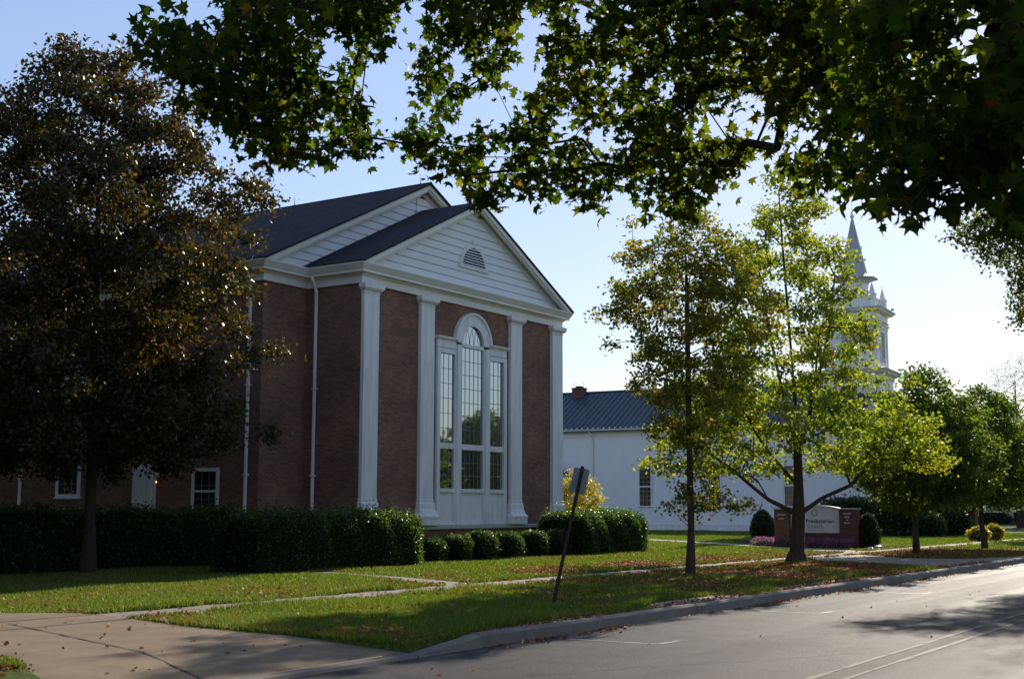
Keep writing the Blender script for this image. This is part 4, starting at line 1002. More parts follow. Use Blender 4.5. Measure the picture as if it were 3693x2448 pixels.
1116,559,492,771,689,589,1005,346,461,1000,343,480,1072,739,675,1077,554,628,1122,641,480,685,177,441,1035,372,542,896,741,628,914,761,629,1153,452,552,
802,833,539,1011,419,608,1148,662,555,1093,767,548,999,708,677,986,542,642,945,321,578,987,828,524,975,377,593,1133,770,504,1144,490,491,748,795,494,
970,830,579,955,743,669,736,202,459,1130,677,628,1026,348,439,1053,796,540,1095,506,625,792,220,397,1113,453,582,809,830,524,1132,471,517,815,839,518,
1138,561,649,1012,724,697,1031,730,646,1199,520,527,820,799,530,992,800,667,1064,782,618,792,789,569,1122,700,489,1042,363,524,749,220,364,1041,377,508,
1114,526,553,1126,500,578,838,853,550,1002,347,564,783,846,539,1101,501,584,869,282,403,1088,428,588,890,764,633,990,831,538,1014,595,656,891,826,581,
826,253,433,882,731,630,1069,636,519,901,858,518,821,159,365,1178,663,519,1172,551,511,873,820,559,1047,443,621,915,835,602,865,808,578,1060,692,670,
807,863,578,739,210,388,766,237,458,993,531,643,629,147,423,1092,797,591,691,151,336,1127,559,523,794,236,390,1058,712,651,677,167,447,964,822,524,
1077,807,539,846,816,484,1064,563,644,814,247,402,682,174,364,1031,512,617,975,352,581,1150,658,595,1165,802,534,1212,661,546,721,186,449,1017,692,684,
1104,496,610,1075,679,508,1116,589,541,753,776,560,846,269,517,749,700,596,754,744,595,728,147,386,824,732,628,988,358,542,1069,675,689,721,785,554,
748,218,356,710,145,334,1008,548,611,772,788,560,1064,765,598,1143,446,592,888,757,619,904,827,589,1028,407,586,1047,389,568,1179,684,541,739,181,419,
1158,557,624,727,157,352,1133,696,551,1090,749,480,969,353,594,1000,674,651,1028,518,646,681,794,530,738,814,557,757,707,576,1156,816,553,929,750,661,
754,234,432,1034,484,581,1135,440,507,736,216,465,1093,649,657,941,749,671,875,280,440,1122,550,487,1051,504,630,1107,764,557,679,179,366,1158,538,485,
783,747,588,794,848,540,1008,735,639,1132,716,513,1173,695,522,1109,710,557,916,806,652,774,817,566,712,189,465,943,854,513,1091,720,646,1081,713,672,
739,150,352,1140,731,545,803,837,530,997,870,558,1153,723,590,749,756,608,886,283,494,793,190,388,962,710,651,694,181,429,995,831,556,702,809,534,
1156,716,569,981,313,574,1106,401,637,1238,556,653,1183,534,667,959,979,659,1223,649,670,1122,410,622,844,183,403,1037,317,495,877,204,433,978,296,433,
1267,652,619,1164,570,698,1086,943,629,1121,951,623,795,237,502,1305,529,651,1069,949,623,1263,854,716,1103,773,686,915,771,652,1209,467,641,1285,679,617,
1289,779,666,1054,350,615,1133,806,751,866,228,502,883,165,508,956,257,444,853,847,609,869,241,517,778,144,448,1249,570,609,1178,685,629,897,872,550,
848,873,655,1262,637,664,1244,453,584,1210,647,708,870,164,463,1086,574,666,846,154,463,990,952,549,1211,616,540,1341,610,662,928,953,569,1108,839,648,
1277,605,615,956,938,621,781,147,403,839,196,443,897,166,502,921,249,415,865,200,401,1303,514,636,1261,955,613,854,251,483,1283,778,589,1085,922,723,
803,230,477,1205,456,585,837,199,504,949,289,514,867,194,391,982,928,627,1018,964,603,1189,499,700,866,922,584,1253,712,698,1262,640,586,871,809,653,
1067,876,707,1212,467,623,1212,658,741,915,819,662,959,310,552,798,886,602,808,203,485,913,255,487,1138,559,658,1121,369,487,1238,517,652,815,212,501,
896,213,420,1183,397,557,1274,827,623,1184,618,559,933,943,551,1171,411,649,1235,649,627,862,225,404,905,256,437,1338,597,575,1137,748,719,990,914,548,
1149,688,722,1147,774,690,1258,620,603,1166,643,676,1303,723,649,1201,503,612,1228,442,601,1208,517,660,1195,458,668,1013,810,709,967,299,486,877,240,455,
1091,801,705,910,912,666,947,915,639,1188,418,501,1174,515,683,890,925,594,937,277,454,844,257,514,1147,471,630,1112,814,746,1225,429,614,1256,692,683,
1104,745,726,1057,757,676,1218,433,631,1222,888,586,1045,876,682,1250,500,723,1210,764,770,846,909,596,1134,795,724,1183,672,740,946,280,441,897,947,571,
895,864,669,1296,680,564,1225,470,575,1183,607,690,1316,787,721,895,982,609,939,258,459,849,236,520,1231,916,723,980,828,704,1178,847,715,985,308,506,
916,270,533,1257,557,643,1242,629,679,1255,589,545,779,853,575,1029,338,563,995,318,489,1259,789,590,1303,609,704,1185,439,616,1034,965,666,1105,369,548,
1167,903,603,1185,481,680,864,159,442,1070,355,558,1220,500,678,869,186,511,849,157,413,1159,552,680,1247,561,734,820,168,397,974,857,670,935,186,439,
949,935,595,1100,932,583,910,919,605,1216,900,742,1127,372,524,1255,534,549,1325,779,585,1138,538,686,1280,958,652,949,281,477,1324,821,679,929,233,431,
1244,579,558,1166,436,631,909,171,419,1298,612,647,1268,694,612,867,173,510,883,215,447,1201,773,757,1278,693,560,953,877,584,1099,559,675,1014,320,549,
1237,917,686,1002,944,575,1280,632,557,854,885,592,769,191,374,1254,543,664,1241,798,577,823,201,445,1304,746,644,1013,877,721,907,176,462,1316,577,638,
716,161,453,1317,626,674,1230,530,637,843,218,482,1037,853,711,1288,810,649,1269,617,682,865,917,619,1260,470,520,911,259,464,866,195,417,1027,1018,575,
1131,392,652,1057,357,604,1177,713,641,1214,802,737,1220,721,696,1103,428,616,1262,629,569,915,895,658,1106,502,650,1316,634,600,869,244,406,832,163,474,
1322,590,551,1150,387,508,1178,506,669,1146,631,684,1278,725,683,860,260,495,1156,606,664,1232,568,643,889,886,607,1277,806,615,844,842,655,972,944,564,
1148,434,663,1258,473,624,1139,701,717,1003,869,699,937,185,495,965,301,511,871,898,647,1090,373,603,828,259,491,1229,836,682,1134,784,677,738,214,469,
917,199,413,1254,503,659,1066,898,673,923,939,658,1168,464,658,962,869,707,944,900,648,1264,719,561,1225,866,584,1000,204,547,1157,858,620,1121,765,708,
1051,948,712,1097,368,469,977,977,596,887,837,651,966,912,599,1276,616,570,1225,481,592,1254,627,727,1227,743,735,1239,732,631,1262,571,681,1282,447,578,
849,225,437,1256,678,700,1138,985,621,972,291,501,1235,745,555,971,998,609,1219,628,634,1183,552,673,1287,556,545,1276,722,654,1150,602,712,981,905,580,
1078,929,657])
CAN_B = pts_cm([  # unseen part of the crown, added and shaped to shade the near leaves
1804,123,734,996,-639,864,943,80,568,1220,58,1001,1857,-140,853,1803,-455,973,2142,-121,798,703,-523,810,620,-567,851,1796,75,808,787,-603,877,2052,-21,894,
1269,-307,514,2018,-83,926,1160,-575,719,1762,-82,564,1440,-232,1023,796,-546,655,1767,150,860,1749,-614,946,906,124,808,782,-384,962,936,-438,531,1714,116,1017,
463,-52,869,2051,-320,682,1275,-166,1037,571,-463,810,587,99,849,641,-22,642,1323,-236,587,1982,-346,808,1938,162,744,760,-383,603,1461,-19,630,1797,-102,789,
893,230,867,735,-20,887,959,-47,523,1028,-541,769,1630,-739,808,514,-44,745,1853,-403,588,1289,20,508,1857,-392,866,480,-321,953,1634,17,660,822,-475,817,
1515,-541,788,2034,-411,693,1129,-77,491,604,18,940,1220,-182,1136,1498,186,798,665,-227,977,1795,131,944,1132,-503,646,959,-540,892,1066,-464,1024,1496,136,696,
617,-86,939,735,225,739,1031,-267,1009,1134,163,559,951,-384,1047,849,12,571,1858,-42,663,1609,-540,978,1490,-242,473,956,156,646,1881,-105,1011,701,-118,683,
1431,-418,1049,1844,-357,776,1704,-452,824,1573,-68,1084,1679,-34,1068,1769,-442,738,1225,173,810,970,319,888,1663,-258,656,709,173,856,1414,-107,1058,1302,-102,470,
1791,-324,828,1674,-368,631,1181,309,801,812,56,742,727,-69,594,1603,-552,815,827,-127,574,1907,126,867,1794,-213,959,944,-520,1061,406,-195,843,1880,-584,724,
1694,201,692,839,-117,1063,1118,-180,524,1310,-591,622,1557,-657,920,1313,-70,1033,1431,-265,555,1545,29,989,1181,-271,1041,1059,-244,1126,1375,150,973,587,-244,849,
1167,-688,628,1247,317,849,1563,31,559,1622,-122,969,946,330,689,2074,-308,919,562,-113,856,1515,-609,729,1462,125,1074,535,-196,803,478,45,791,911,-165,626,
1621,-663,722,1743,-143,907,1263,274,1004,1179,-601,978,1061,165,954,1882,-22,751,1048,-125,1093,1295,175,882,794,29,839,1277,-453,518,1115,-18,989,1103,-47,603,
1821,-640,823,1765,-392,627,1282,109,1046,1208,-354,585,1052,-706,674,791,-486,979,715,-419,813,723,-3,556,1593,162,568,1268,-212,513,1003,-743,733,1662,-250,1095,
1393,174,672,1639,78,764,1418,-448,539,1401,-261,469,1773,-323,1048,883,131,992,716,-333,684,1583,-265,564,823,-720,788,712,-184,918,662,-483,744,694,-566,890,
691,-235,737,1935,-140,955,667,-23,850,564,-159,633,898,192,776,554,-346,904,1274,-617,698,1765,250,744,1492,-170,1107,1578,133,999,1083,328,835,1109,94,590,
1958,-547,823,1752,-141,1004,442,-202,922,1592,-408,678,1778,-222,1056,1616,249,654,1649,-75,569,1721,-274,975,1737,-48,692,1772,-219,544,950,-334,607,673,54,767,
1497,210,987,811,-342,1054,1299,193,701,991,-445,594,1216,130,930,710,-402,951,917,-17,1041,1267,-537,557,1365,-55,508,946,-642,619,683,-461,649,1398,-302,1024,
1652,137,898,643,-391,678,902,230,975,896,113,676,668,40,1013,2029,39,803,1204,210,955,541,-384,644,1932,-288,632,1358,-725,953,1018,55,1066,1385,-704,880,
1692,223,928,1532,-23,494,925,-402,969,919,-300,1084,820,-540,752,1255,-738,656,1320,-628,827,2064,-160,880,1061,179,839,834,-480,561,1272,139,540,1511,-428,562,
1768,-76,1060,1714,-588,859,1437,-169,502,1189,-695,777,1055,-389,969,869,-131,968,1404,-655,725,606,114,929,916,-505,680,997,12,609,523,119,796,1222,38,599,
1395,211,839,1135,-473,985,1372,-365,1084,1675,-545,603,792,-255,599,1525,-10,1096,1176,-373,1008,1669,-333,1048,1102,-536,548,1951,17,704,1905,-454,975,659,-359,744,
1915,-218,992,1422,-585,553,831,-14,665,780,-270,909,1207,-59,533,1072,86,934,837,145,572,1074,-333,524,1348,28,586,997,-292,496,1447,-655,939,1507,-190,569,
1411,307,862,1174,-305,493,465,-184,677,1951,-412,900,640,-315,867,478,-415,895,2009,-271,836,1216,-657,921,921,-235,1036,850,-371,591,1480,150,905,1106,330,733,
724,-103,850,531,-508,875,1466,-492,610,744,-611,737,1812,-308,934,689,-310,1034,1774,252,842,639,169,672,926,-49,613,1219,251,880,2071,-87,778,1470,-436,974,
1250,-552,886,1080,-754,751,1889,118,701,847,115,865,1363,-656,1005,2114,-210,785,711,101,962,946,46,655,619,-336,993,1157,-64,1070,649,-477,949,879,-700,722,
1761,-651,707,1636,-195,577,1019,224,741,1162,-140,1023,1318,-521,928,815,-512,893,767,-315,528,1977,-141,666,1571,-478,1068,632,-174,899,1613,-634,811,1295,-772,832])
CAN_D = pts_cm([
3986,856,956,3932,831,925,4132,776,801,3994,839,1031,4056,805,882,3917,754,855,4132,826,881,4123,759,773,4191,786,1023,3931,946,991,4155,810,1011,4113,777,839,
4024,768,779,4072,844,965,4021,782,740,3930,711,753,4026,748,894,3935,906,1017,4064,739,1005,4132,740,996,3932,863,1000,4199,824,921,4117,758,927,4039,768,853,
3981,777,799,3850,837,957,3991,933,996,3995,725,785,3953,754,994,4220,848,768,4139,788,779,4088,883,991,4098,754,753,4152,810,952,3998,812,906,3929,728,776,
4159,846,950,3914,778,1014,4005,889,966,4073,760,847,4022,777,952,4030,758,1034,4006,753,749,4269,882,961,4130,775,898,3930,798,952,3927,843,894,3983,840,1004,
3990,724,1012,4181,821,803,4162,805,741,4151,818,1027,4045,741,809,4053,823,842,4010,815,995,4007,796,766,4151,767,891,4110,770,750,4042,802,1028,4024,730,750,
4091,948,1039,4064,899,995,3983,765,1016,4037,859,1049,3978,897,1016,4140,861,951,3945,873,917,4008,745,958,4014,925,1000,4202,940,1084,4213,840,860,3851,908,998,
3965,730,712,4102,930,976,3886,730,917,3883,823,952,4250,921,968,4042,770,796,4098,750,963,4006,731,927,3972,799,972,4129,868,926,4034,820,1045,3973,812,931,
4007,796,846,4017,752,763,4156,791,732,4246,821,886,4050,982,1035,4061,931,995,4082,815,952,3953,799,803,3990,768,817,4072,739,855,4114,746,890,4171,820,987,
4052,817,728,4024,735,976,4237,766,931,4078,916,950,3983,743,995,3869,865,975,4174,862,1079,4077,762,935,4079,787,905,3898,848,1018,4117,790,947,4126,889,1030,
3971,755,897,3990,907,1036,4180,835,823,4068,858,1004,4019,813,1027,4028,755,706,4111,830,784,3986,817,1013,4120,766,1041,4129,763,870,3926,864,893,4086,785,992,
4138,766,1061,4254,923,985,4206,754,982,4136,739,1024,4173,756,847,4121,806,836,4187,757,947,4070,912,933,4016,762,965,4199,840,809,3820,914,990,3973,897,978,
4052,803,723,3891,952,981,3958,851,1009,3998,766,832,3954,934,1006,4006,812,953,4185,815,937,4010,837,974,4240,837,768,3946,907,946,4114,749,743,3933,728,763,
3924,860,942,3918,946,976,3883,914,959,3845,783,820,3987,778,1035,3959,939,988,4069,734,1046,4066,801,870,3794,812,889,4211,816,796,4009,828,994,3946,758,793,
4059,921,1010,4032,813,878,3963,904,929,4127,801,1027,4092,748,715,4001,794,916,4207,828,781,4009,755,808,4097,780,744,3845,737,721,4183,827,1006,4083,815,900,
4134,874,945,3887,890,987,3967,760,1026,3992,724,854,3972,801,1000,4004,934,1041,4039,761,867,4151,765,838,4090,828,764,4016,889,1052,3943,863,989,4092,797,848,
4123,907,1055,4122,818,830,4177,785,746,4153,771,1002,4195,852,817,3967,881,942,3957,790,950,4021,730,962,3958,822,999,4164,810,998,4076,780,1006,4147,813,968,
4090,781,955,3970,774,1008,4020,925,1051,3910,-381,1275,3701,126,1031,3957,-80,1443,4578,575,991,3956,-176,655,4583,656,1092,4266,753,991,4856,415,868,3626,282,863,
4856,51,902,3649,389,811,4606,-68,1458,3883,-192,889,4502,-287,1298,3914,433,855,4209,-249,833,4286,593,1333,4877,-157,975,4677,-405,1069,3665,314,950,3944,239,1310,
4684,13,739,4749,-184,1205,3935,-271,1161,4187,174,656,4628,-272,1049,3545,135,1113,4388,613,816,4988,176,1291,4906,322,1267,3639,530,1013,4385,293,1517,4914,-13,1302,
4064,-526,1089,4006,-332,1323,3699,292,1230,3972,632,823,3752,36,1244,4966,121,1017,4415,735,963,4533,-298,1055,4973,67,833,4589,430,1279,3745,-167,938,4467,824,1255,
4307,252,615,4038,734,1192,4039,-70,1443,3706,207,952,4019,747,1103,4254,395,1509,4224,577,743,4722,324,859,4588,-161,1295,4113,604,1307,3955,436,764,4371,441,1360,
4202,272,1498,4270,432,602,4181,533,1369,3836,-269,1353,4764,641,944,3630,-57,836,4270,-566,1127,4140,533,815,4238,240,659,4426,-288,863,4828,492,1178,4507,688,930,
4739,-117,1269,4479,631,1384,4373,256,1422,4603,-247,1156,4543,315,1446,4630,426,829,4528,-164,745,3977,384,1416,4538,542,852,4799,-184,753,4912,178,1176,4236,-347,677,
4695,518,930,4191,-368,1194,3910,682,990,3793,510,1296,3736,232,1205,4898,383,1354,4081,198,714,3996,-353,835,4292,-14,664,3729,-314,899,4574,319,769,4875,225,848,
3840,27,1379,4248,577,1456,4648,-450,1257,4146,-343,934,4693,272,671,4672,372,780,4289,-352,1327,3970,-211,1309,3757,441,778,4498,237,678,4407,-544,1193,3899,393,1226,
3825,536,1007,4355,120,572,4655,544,1089,4701,621,1224,3651,478,1208,4835,238,1078,4384,660,1210,4517,19,1534,4182,-290,1205,4118,111,641,4489,374,1496,4911,-129,1241,
4690,360,1372,3689,545,873,3720,-56,1323,4015,591,1158,4717,486,1104,4195,-477,1063,4847,255,1317,4593,70,661,4429,-464,841,3814,608,1036,4184,333,624,4596,667,764,
4339,-318,1188,4738,134,852,3927,497,808,3968,-357,1142,3738,219,1343,4931,343,885,4958,401,941,4601,-418,1063,3775,79,1088,4945,246,1049,4064,-303,1417,3635,256,1296,
4507,412,1382,3791,31,857,4406,-91,585,4641,-386,978,4787,-282,903,3747,252,858,4751,553,1064,4190,0,1450,4965,261,832,4383,-331,996,4274,646,925,4737,248,820,
4907,-43,978,3758,-89,915,4481,-511,1106,4674,543,1221,4676,-221,977,4712,-416,977,3815,-161,751,4763,639,1304,4608,661,1352,4602,-44,717,4585,771,1124,4781,373,828,
3740,445,1198,4092,56,1544,3734,-357,979,4050,581,1374,4615,-413,1175,3936,548,962,4029,87,730,3781,-39,1001,4723,-242,1360,4590,227,1403,4064,312,656,3924,-198,1087,
3823,-308,1058,4787,253,1406,4546,-472,1044,4769,432,873,4038,508,1394,3703,244,1038,3932,72,1501,4502,667,1147,4703,-288,859,4374,703,1040,4497,-27,1420,3667,498,1089,
3620,-8,1047,4983,397,1187,4289,-447,1365,4301,662,1394,3996,-105,793,3939,299,654,4479,43,674,5026,186,1130,4003,126,583,4373,423,738,4290,653,726,3939,589,1161,
4131,-195,1466,4298,-595,1060,4579,-286,837,4832,335,1283,3844,-31,1303,4806,407,1146,4404,-432,777,4478,-326,781,4022,232,1452,3829,-93,1026,3768,364,1356,3844,38,1454,
4746,422,1289,4283,193,1421,4298,334,1393,3644,80,987,4815,-31,1431,4790,57,781,4413,-25,1449,4746,388,1423,4622,275,636,4013,416,672,4882,517,1102,4360,681,870,
4723,-261,1234,3917,133,668,4146,689,1099,4029,213,628,4887,-273,1085,4010,-383,981,3818,-424,1135,3694,114,801,3944,546,690,4261,135,1545,4645,301,1396,4879,142,762,
4205,-477,1228,4184,402,654,4586,-124,836,4137,-416,1101,4239,-214,1327,3758,85,1367,4603,53,1347,4804,194,1335,3910,617,1351,4300,692,1232,4138,765,1132,3836,284,1368,
3859,-170,1006,4069,-180,684,4947,438,1089,4873,136,1019,4810,288,1217,4147,768,925,4909,178,1253,4277,90,627,4932,-288,980,3882,106,1276,4339,570,644,4478,521,1361,
3827,686,1134,4967,-56,870,3815,251,928,4541,-507,1196,3702,-5,958,3570,136,1015,4964,-151,1035,4116,-206,1279,4820,83,1298,4213,-208,1399,4788,371,1033,4142,533,713,
3922,215,726,4599,-222,926,3609,380,968,4280,530,799,4224,-200,699,4837,379,775,4921,373,809,3836,277,1271,4059,258,1374,3840,404,1133,4485,511,794,4362,-240,1363,
4142,127,555,4506,726,1315,3754,-237,1048,4706,-285,1131,3917,-286,864,4564,537,762,4747,95,672,4641,-192,782,4824,175,891,3788,198,1276,4499,-228,839,4553,837,959,
4656,814,1079,5006,64,1236,4533,84,577,4850,430,982,4712,-127,917,3670,33,1096,4599,-105,1378,3901,303,1470,4271,-244,786,3558,36,1022,4528,-399,952,4044,-182,1308,
4504,436,680,4115,117,1426,4782,-16,968,4266,-318,1215,4849,640,1173,4313,-435,785,3557,128,892,4725,575,1381,3916,-157,1204,4942,71,1353,4277,771,899,4235,-320,956,
4124,741,847,4004,-259,1250,4069,575,766,4166,-463,949,4717,-146,1350,4826,124,1083,4566,302,1347,4137,-218,1367,5046,-57,1180,4080,497,1488,4799,720,1034,4060,-524,908,
5031,410,1050,4056,620,991,4576,579,1115,4211,-462,1148,4880,302,1140,3966,534,1074,4656,607,1140,4364,781,1214,4569,815,1199,4573,494,1423,4861,304,839,4726,709,1253,
3772,-60,1251,4824,316,1075,4452,-165,688,3637,-151,1184,4185,-81,645,3555,323,1084,4185,665,1395,4580,552,1266,4345,-325,834,3820,-115,1284,4003,594,1248,4759,-50,1220,
4929,37,1015,3615,395,1174,4280,394,667,3872,-283,790,3840,204,662,4332,-317,1450,4641,-16,821,4036,334,1436,3976,24,771,3944,-241,745,4727,433,667,4804,34,1147,
5048,49,1125,4948,238,966,4798,-133,1131,4958,529,1114,4866,270,917,4005,620,926,4880,-117,815,4367,671,1309,3859,89,847,3756,-331,1108,3994,-419,1098,4568,-212,679,
4359,-119,1438,4827,-41,1338,4277,-425,1212,4704,674,1165,3663,482,950,3555,390,1047,4930,-213,893,4229,-20,741,4406,-422,1149,4898,-117,1114,4528,-211,1252,4429,-421,1290,
3608,-194,1021,4673,-196,1184,4422,-362,1215,4134,420,1431,4603,731,1037,4573,-527,1111,4187,-347,832,3757,-166,1227,4025,-95,1372,4666,30,1436,4094,445,802,4061,-331,930,
3776,-88,1147,4078,45,1429,4136,453,1332,4315,-505,1025,4432,-288,1248,4745,-186,1038,3882,-388,1078,3970,-331,1227,4084,-397,1047,3819,-23,695,4183,348,1427,4377,571,885,
4408,-111,657,3842,254,741,3824,-332,888])

# street maple whose crown hangs over the view; trunk stands out of frame on the near verge
rng = R_(11); T0 = (12.5, -2.6, GZ)
root = thing('maple_tree', 'big maple arching over the street, its lobed leaves filling the top of the view', 'tree', T0)
trunk = [T0, (12.5, -2.5, 1.4), (12.4, -2.3, 2.8), (12.3, -2.0, 4.2), (12.4, -1.6, 5.8), (12.6, -1.2, 7.6), (12.8, -.9, 9.6)]
tips = np.vstack([CAN_A, CAN_B])
P, par, cnt = sk2(trunk, [], tips, rng, .5, .32, .05, .05, 3)
branches('trunk', P, par, cnt, .0045, .34, len(trunk), 'barkd', root, T0, .85)
near = np.linalg.norm(CAN_A-np.array([0, 0, 1.65]), axis=1)
CA = np.vstack([spray(rng, CAN_A[near >= 9.5], 12, .085, .9), spray(rng, CAN_A[near < 9.5], 8, .075, .9)]); CB = spray(rng, CAN_B, 150, .45, .6)
leaves('crown', np.vstack([CA, CB]), .098, MAPLE, 'leafmaple', root, rng, .5, T0, cup=.42, droop=.6, var=(.45, 1.3))

rng = R_(12); T0 = (43.0, -2.2, GZ)
tips = CAN_D; NIN = 195
root = thing('maple_tree', 'second street maple farther along, only its drooping crown edge showing at the right', 'tree', T0)
P, par, cnt = sk2([T0, (43, -2.1, 2.0), (43, -1.8, 4.0), (42.9, -1.0, 6.5), (42.8, 0, 9.5), (42.8, .8, 12)], [], tips, rng, .7, .3, .06, .05, 2)
branches('trunk', P, par, cnt, .006, .3, 6, 'barkd', root, T0, .8)
leaves('crown', np.vstack([spray(rng, tips[:NIN], 30, .2, .8), spray(rng, tips[NIN:], 60, .45, .6)]), .085, MAPLE7, 'leafmaple', root, rng, .55, T0, droop=.4)

# copper-leaved tree by the church
rng = R_(21)
tips = crown_tips(rng, 560, 19.8, 25.1, [(2.6, 2.4), (3.5, 3.4), (5.0, 3.8), (6.5, 3.85), (8.3, 3.6), (9.8, 3.0), (11.0, 2.4), (12.0, 1.3), (12.9, .3)], .35, .25, .34)
tree('copper_tree', 'broad dark copper-leaved tree in front of the brick side wall', 'tree', [(20.16, 25.07, GZ), (20.12, 25.05, 1.3), (20.08, 25.0, 2.6), (20.0, 25.0, 4.5), (19.95, 24.95, 7.0), (19.9, 25, 9.5), (19.9, 25, 11.6)],
     tips, 'leafcopper', rng, 220, .21, .096, OVAL, .006, .15, 'barkd', up=.35, start=2, jit=.05, flat=.75)

# slim tree on the verge, with shoots low on the trunk
rng = R_(31)
tips = crown_tips(rng, 330, 26.75, 12.65, [(3.0, .3), (3.5, .9), (4.3, 1.3), (5.2, 1.7), (6.0, 1.9), (6.8, 1.85), (7.5, 1.55), (8.1, 1.0), (8.7, .35)], .24, .15, .25)
shoots = crown_tips(rng, 18, 27.3, 12.9, [(1.4, .15), (1.7, .5), (2.0, .6), (2.6, .35)], .16, .1, .3)
side = np.array([[27.45, 12.3, 1.75], [27.6, 12.0, 1.72], [27.7, 11.8, 1.68], [27.8, 11.65, 1.75], [27.5, 12.15, 1.95]])
tree('young_tree', 'slim young tree on the verge with leafy shoots low on its trunk', 'tree', [(27.47, 13.02, GZ), (27.3, 12.9, 1.2), (27.2, 12.86, 2.4), (27.05, 12.8, 3.8), (26.95, 12.75, 5.2), (26.85, 12.7, 6.6), (26.8, 12.7, 7.8)],
     np.vstack([tips, shoots, side]), 'leafthin', rng, 70, .125, .066, MAPLE7, .005, .088, 'bark', up=.6, start=1, jit=.05, flat=.7)

# big maple by the walk
rng = R_(41)
tr_ = [(35.87, 13.64, GZ), (35.83, 13.6, .5), (35.77, 13.5, 1.5), (35.7, 13.45, 2.3), (35.6, 13.42, 3.4), (35.4, 13.4, 5.2), (35.1, 13.4, 7.2), (34.8, 13.4, 9.2), (34.6, 13.4, 10.8)]
limbs = [(2, [(35.2, 14.2, 1.95), (34.6, 15.0, 2.75), (33.9, 15.9, 3.5), (33.4, 16.8, 4.5)]),
         (2, [(36.1, 12.9, 2.0), (36.5, 12.2, 2.35), (36.9, 11.6, 3.1), (37.3, 11.0, 4.0)]),
         (3, [(35.2, 14.0, 3.2), (34.8, 14.6, 4.3), (34.6, 15.2, 5.6)]),
         (4, [(35.45, 13.7, 4.4), (35.0, 13.9, 6.5), (34.6, 14.1, 8.6)]),
         (4, [(35.9, 13.0, 4.8), (36.1, 12.6, 6.6), (36.0, 12.3, 8.4)]),
         (4, [(35.2, 12.9, 4.2), (34.4, 12.4, 5.4), (33.8, 12.0, 6.6)])]
tips = crown_tips(rng, 450, 35.3, 13.45, [(2.7, 3.6), (3.2, 4.4), (4.0, 4.4), (4.7, 3.5), (5.6, 2.6), (7.0, 2.3), (8.2, 1.95), (9.4, 1.6), (10.5, 1.1), (11.5, .3)], .3, .32, .25)
m_ = (np.hypot(tips[:, 0]-35.6, tips[:, 1]-13.5) > 1.6) | (tips[:, 2] > 3.9)
tips = tips[m_]
tree2('maple_tree', 'maple with a thick trunk and spreading low limbs, green and yellow, by the church sign', tr_, limbs, tips, 'leafstreet', rng, 90, .18, .082, MAPLE7, .006, .235, 'bark', up=.6, start=3, jit=.06, flat=.6, flare=1.1)
big = [o for o in COL.objects if o.get('label', '').startswith('maple with a thick')][0]

rng = R_(51)
tips = crown_tips(rng, 330, 45.1, 12.5, [(1.75, 1.2), (2.3, 2.3), (3.2, 2.65), (4.2, 2.4), (5.1, 1.8), (5.9, .9), (6.5, .2)], .26, .3, .18)
t3 = tree('street_tree', 'round-headed young street tree just right of the church sign', 'tree', [(45.24, 12.86, GZ), (45.15, 12.84, 1.2), (45.05, 12.8, 2.2), (44.95, 12.77, 3.6), (44.9, 12.75, 5.2)],
          tips, 'leafdeep', rng, 90, .2, .092, MAPLE7, .007, .10, 'bark', group='round-headed trees along the verge', up=.6, start=2)
rng = R_(61)
tips = crown_tips(rng, 300, 53.2, 12.35, [(1.8, 1.3), (2.5, 2.3), (3.4, 2.5), (4.5, 2.3), (5.3, 1.7), (6.0, .9), (6.5, .2)], .28, .3, .18)
t4 = tree('street_tree', 'leaning street tree beside the small yellow shrubs near the right edge', 'tree', [(53.40, 12.47, GZ), (53.1, 12.5, 1.2), (53.0, 12.45, 2.2), (53.1, 12.4, 3.6), (53.2, 12.35, 5.0)],
          tips, 'leafdeep', rng, 90, .21, .092, MAPLE7, .007, .10, 'bark', group='round-headed trees along the verge', up=.6, start=2)
copy_tree(t4, (70, 12.4, GZ), 1.3, 'farthest round-headed verge tree, seen behind the leaning one', 1.15, 'round-headed trees along the verge')
# trees across the road, mirrored in the tall church window
for i, (x, y, s, src) in enumerate([(46, -11, 1.0, t3), (54, -13, 1.25, t4), (61, -12, 1.15, t3), (70, -14, 1.35, t4), (80, -12, 1.3, t3), (39, -14, 1.3, t4), (91, -15, 1.5, t4)]):
    copy_tree(src, (x, y, GZ), i*1.7, 'street tree standing across the road, out of the picture', s, 'trees on the far side of the road')
copy_tree(big, (50, -20, GZ), 2.2, 'large maple across the road, out of the picture')

# far trees
def fartree(name, label, x, y, h, r, mat, seed, per=24, size=.3, n=200, z0=2.0, rr=.6, bark='barkd', group=None, inner=.35, rt=.25, tw=.03):
    rng = R_(seed)
    prof = [(z0, r*.45), (z0+(h-z0)*.25, r*.9), (z0+(h-z0)*.5, r), (z0+(h-z0)*.75, r*.75), (h, r*.15)]
    tips = crown_tips(rng, n, x, y, prof, r*.13, inner, .3)
    return tree(name, label, 'tree', [(x, y, GZ), (x, y, z0*.7), (x, y, z0), (x, y, (z0+h)*.5), (x, y, h*.85)], tips, mat, rng, per, rr, size, DIAM, tw, rt, bark, group, up=.5, start=2, step=1.2, jit=.2)
fartree('bare_tree', 'thinly leaved tree against the sky, the left of two far along the street', 130, 34.5, 16.2, 3.0, 'leafgrey', 71, 16, .13, 240, 5, .5, rt=.14, tw=.012)
fartree('bare_tree', 'wider thinly leaved tree against the sky near the right edge', 133, 27.5, 16.6, 4.6, 'leafgrey', 72, 18, .13, 420, 5, .5, rt=.16, tw=.012)
fartree('bare_tree', 'brownish thinly leaved tree at the right edge of the picture', 122, 20.5, 14.0, 3.6, 'leafgrey', 73, 24, .15, 300, 4, .5, rt=.16, tw=.012)
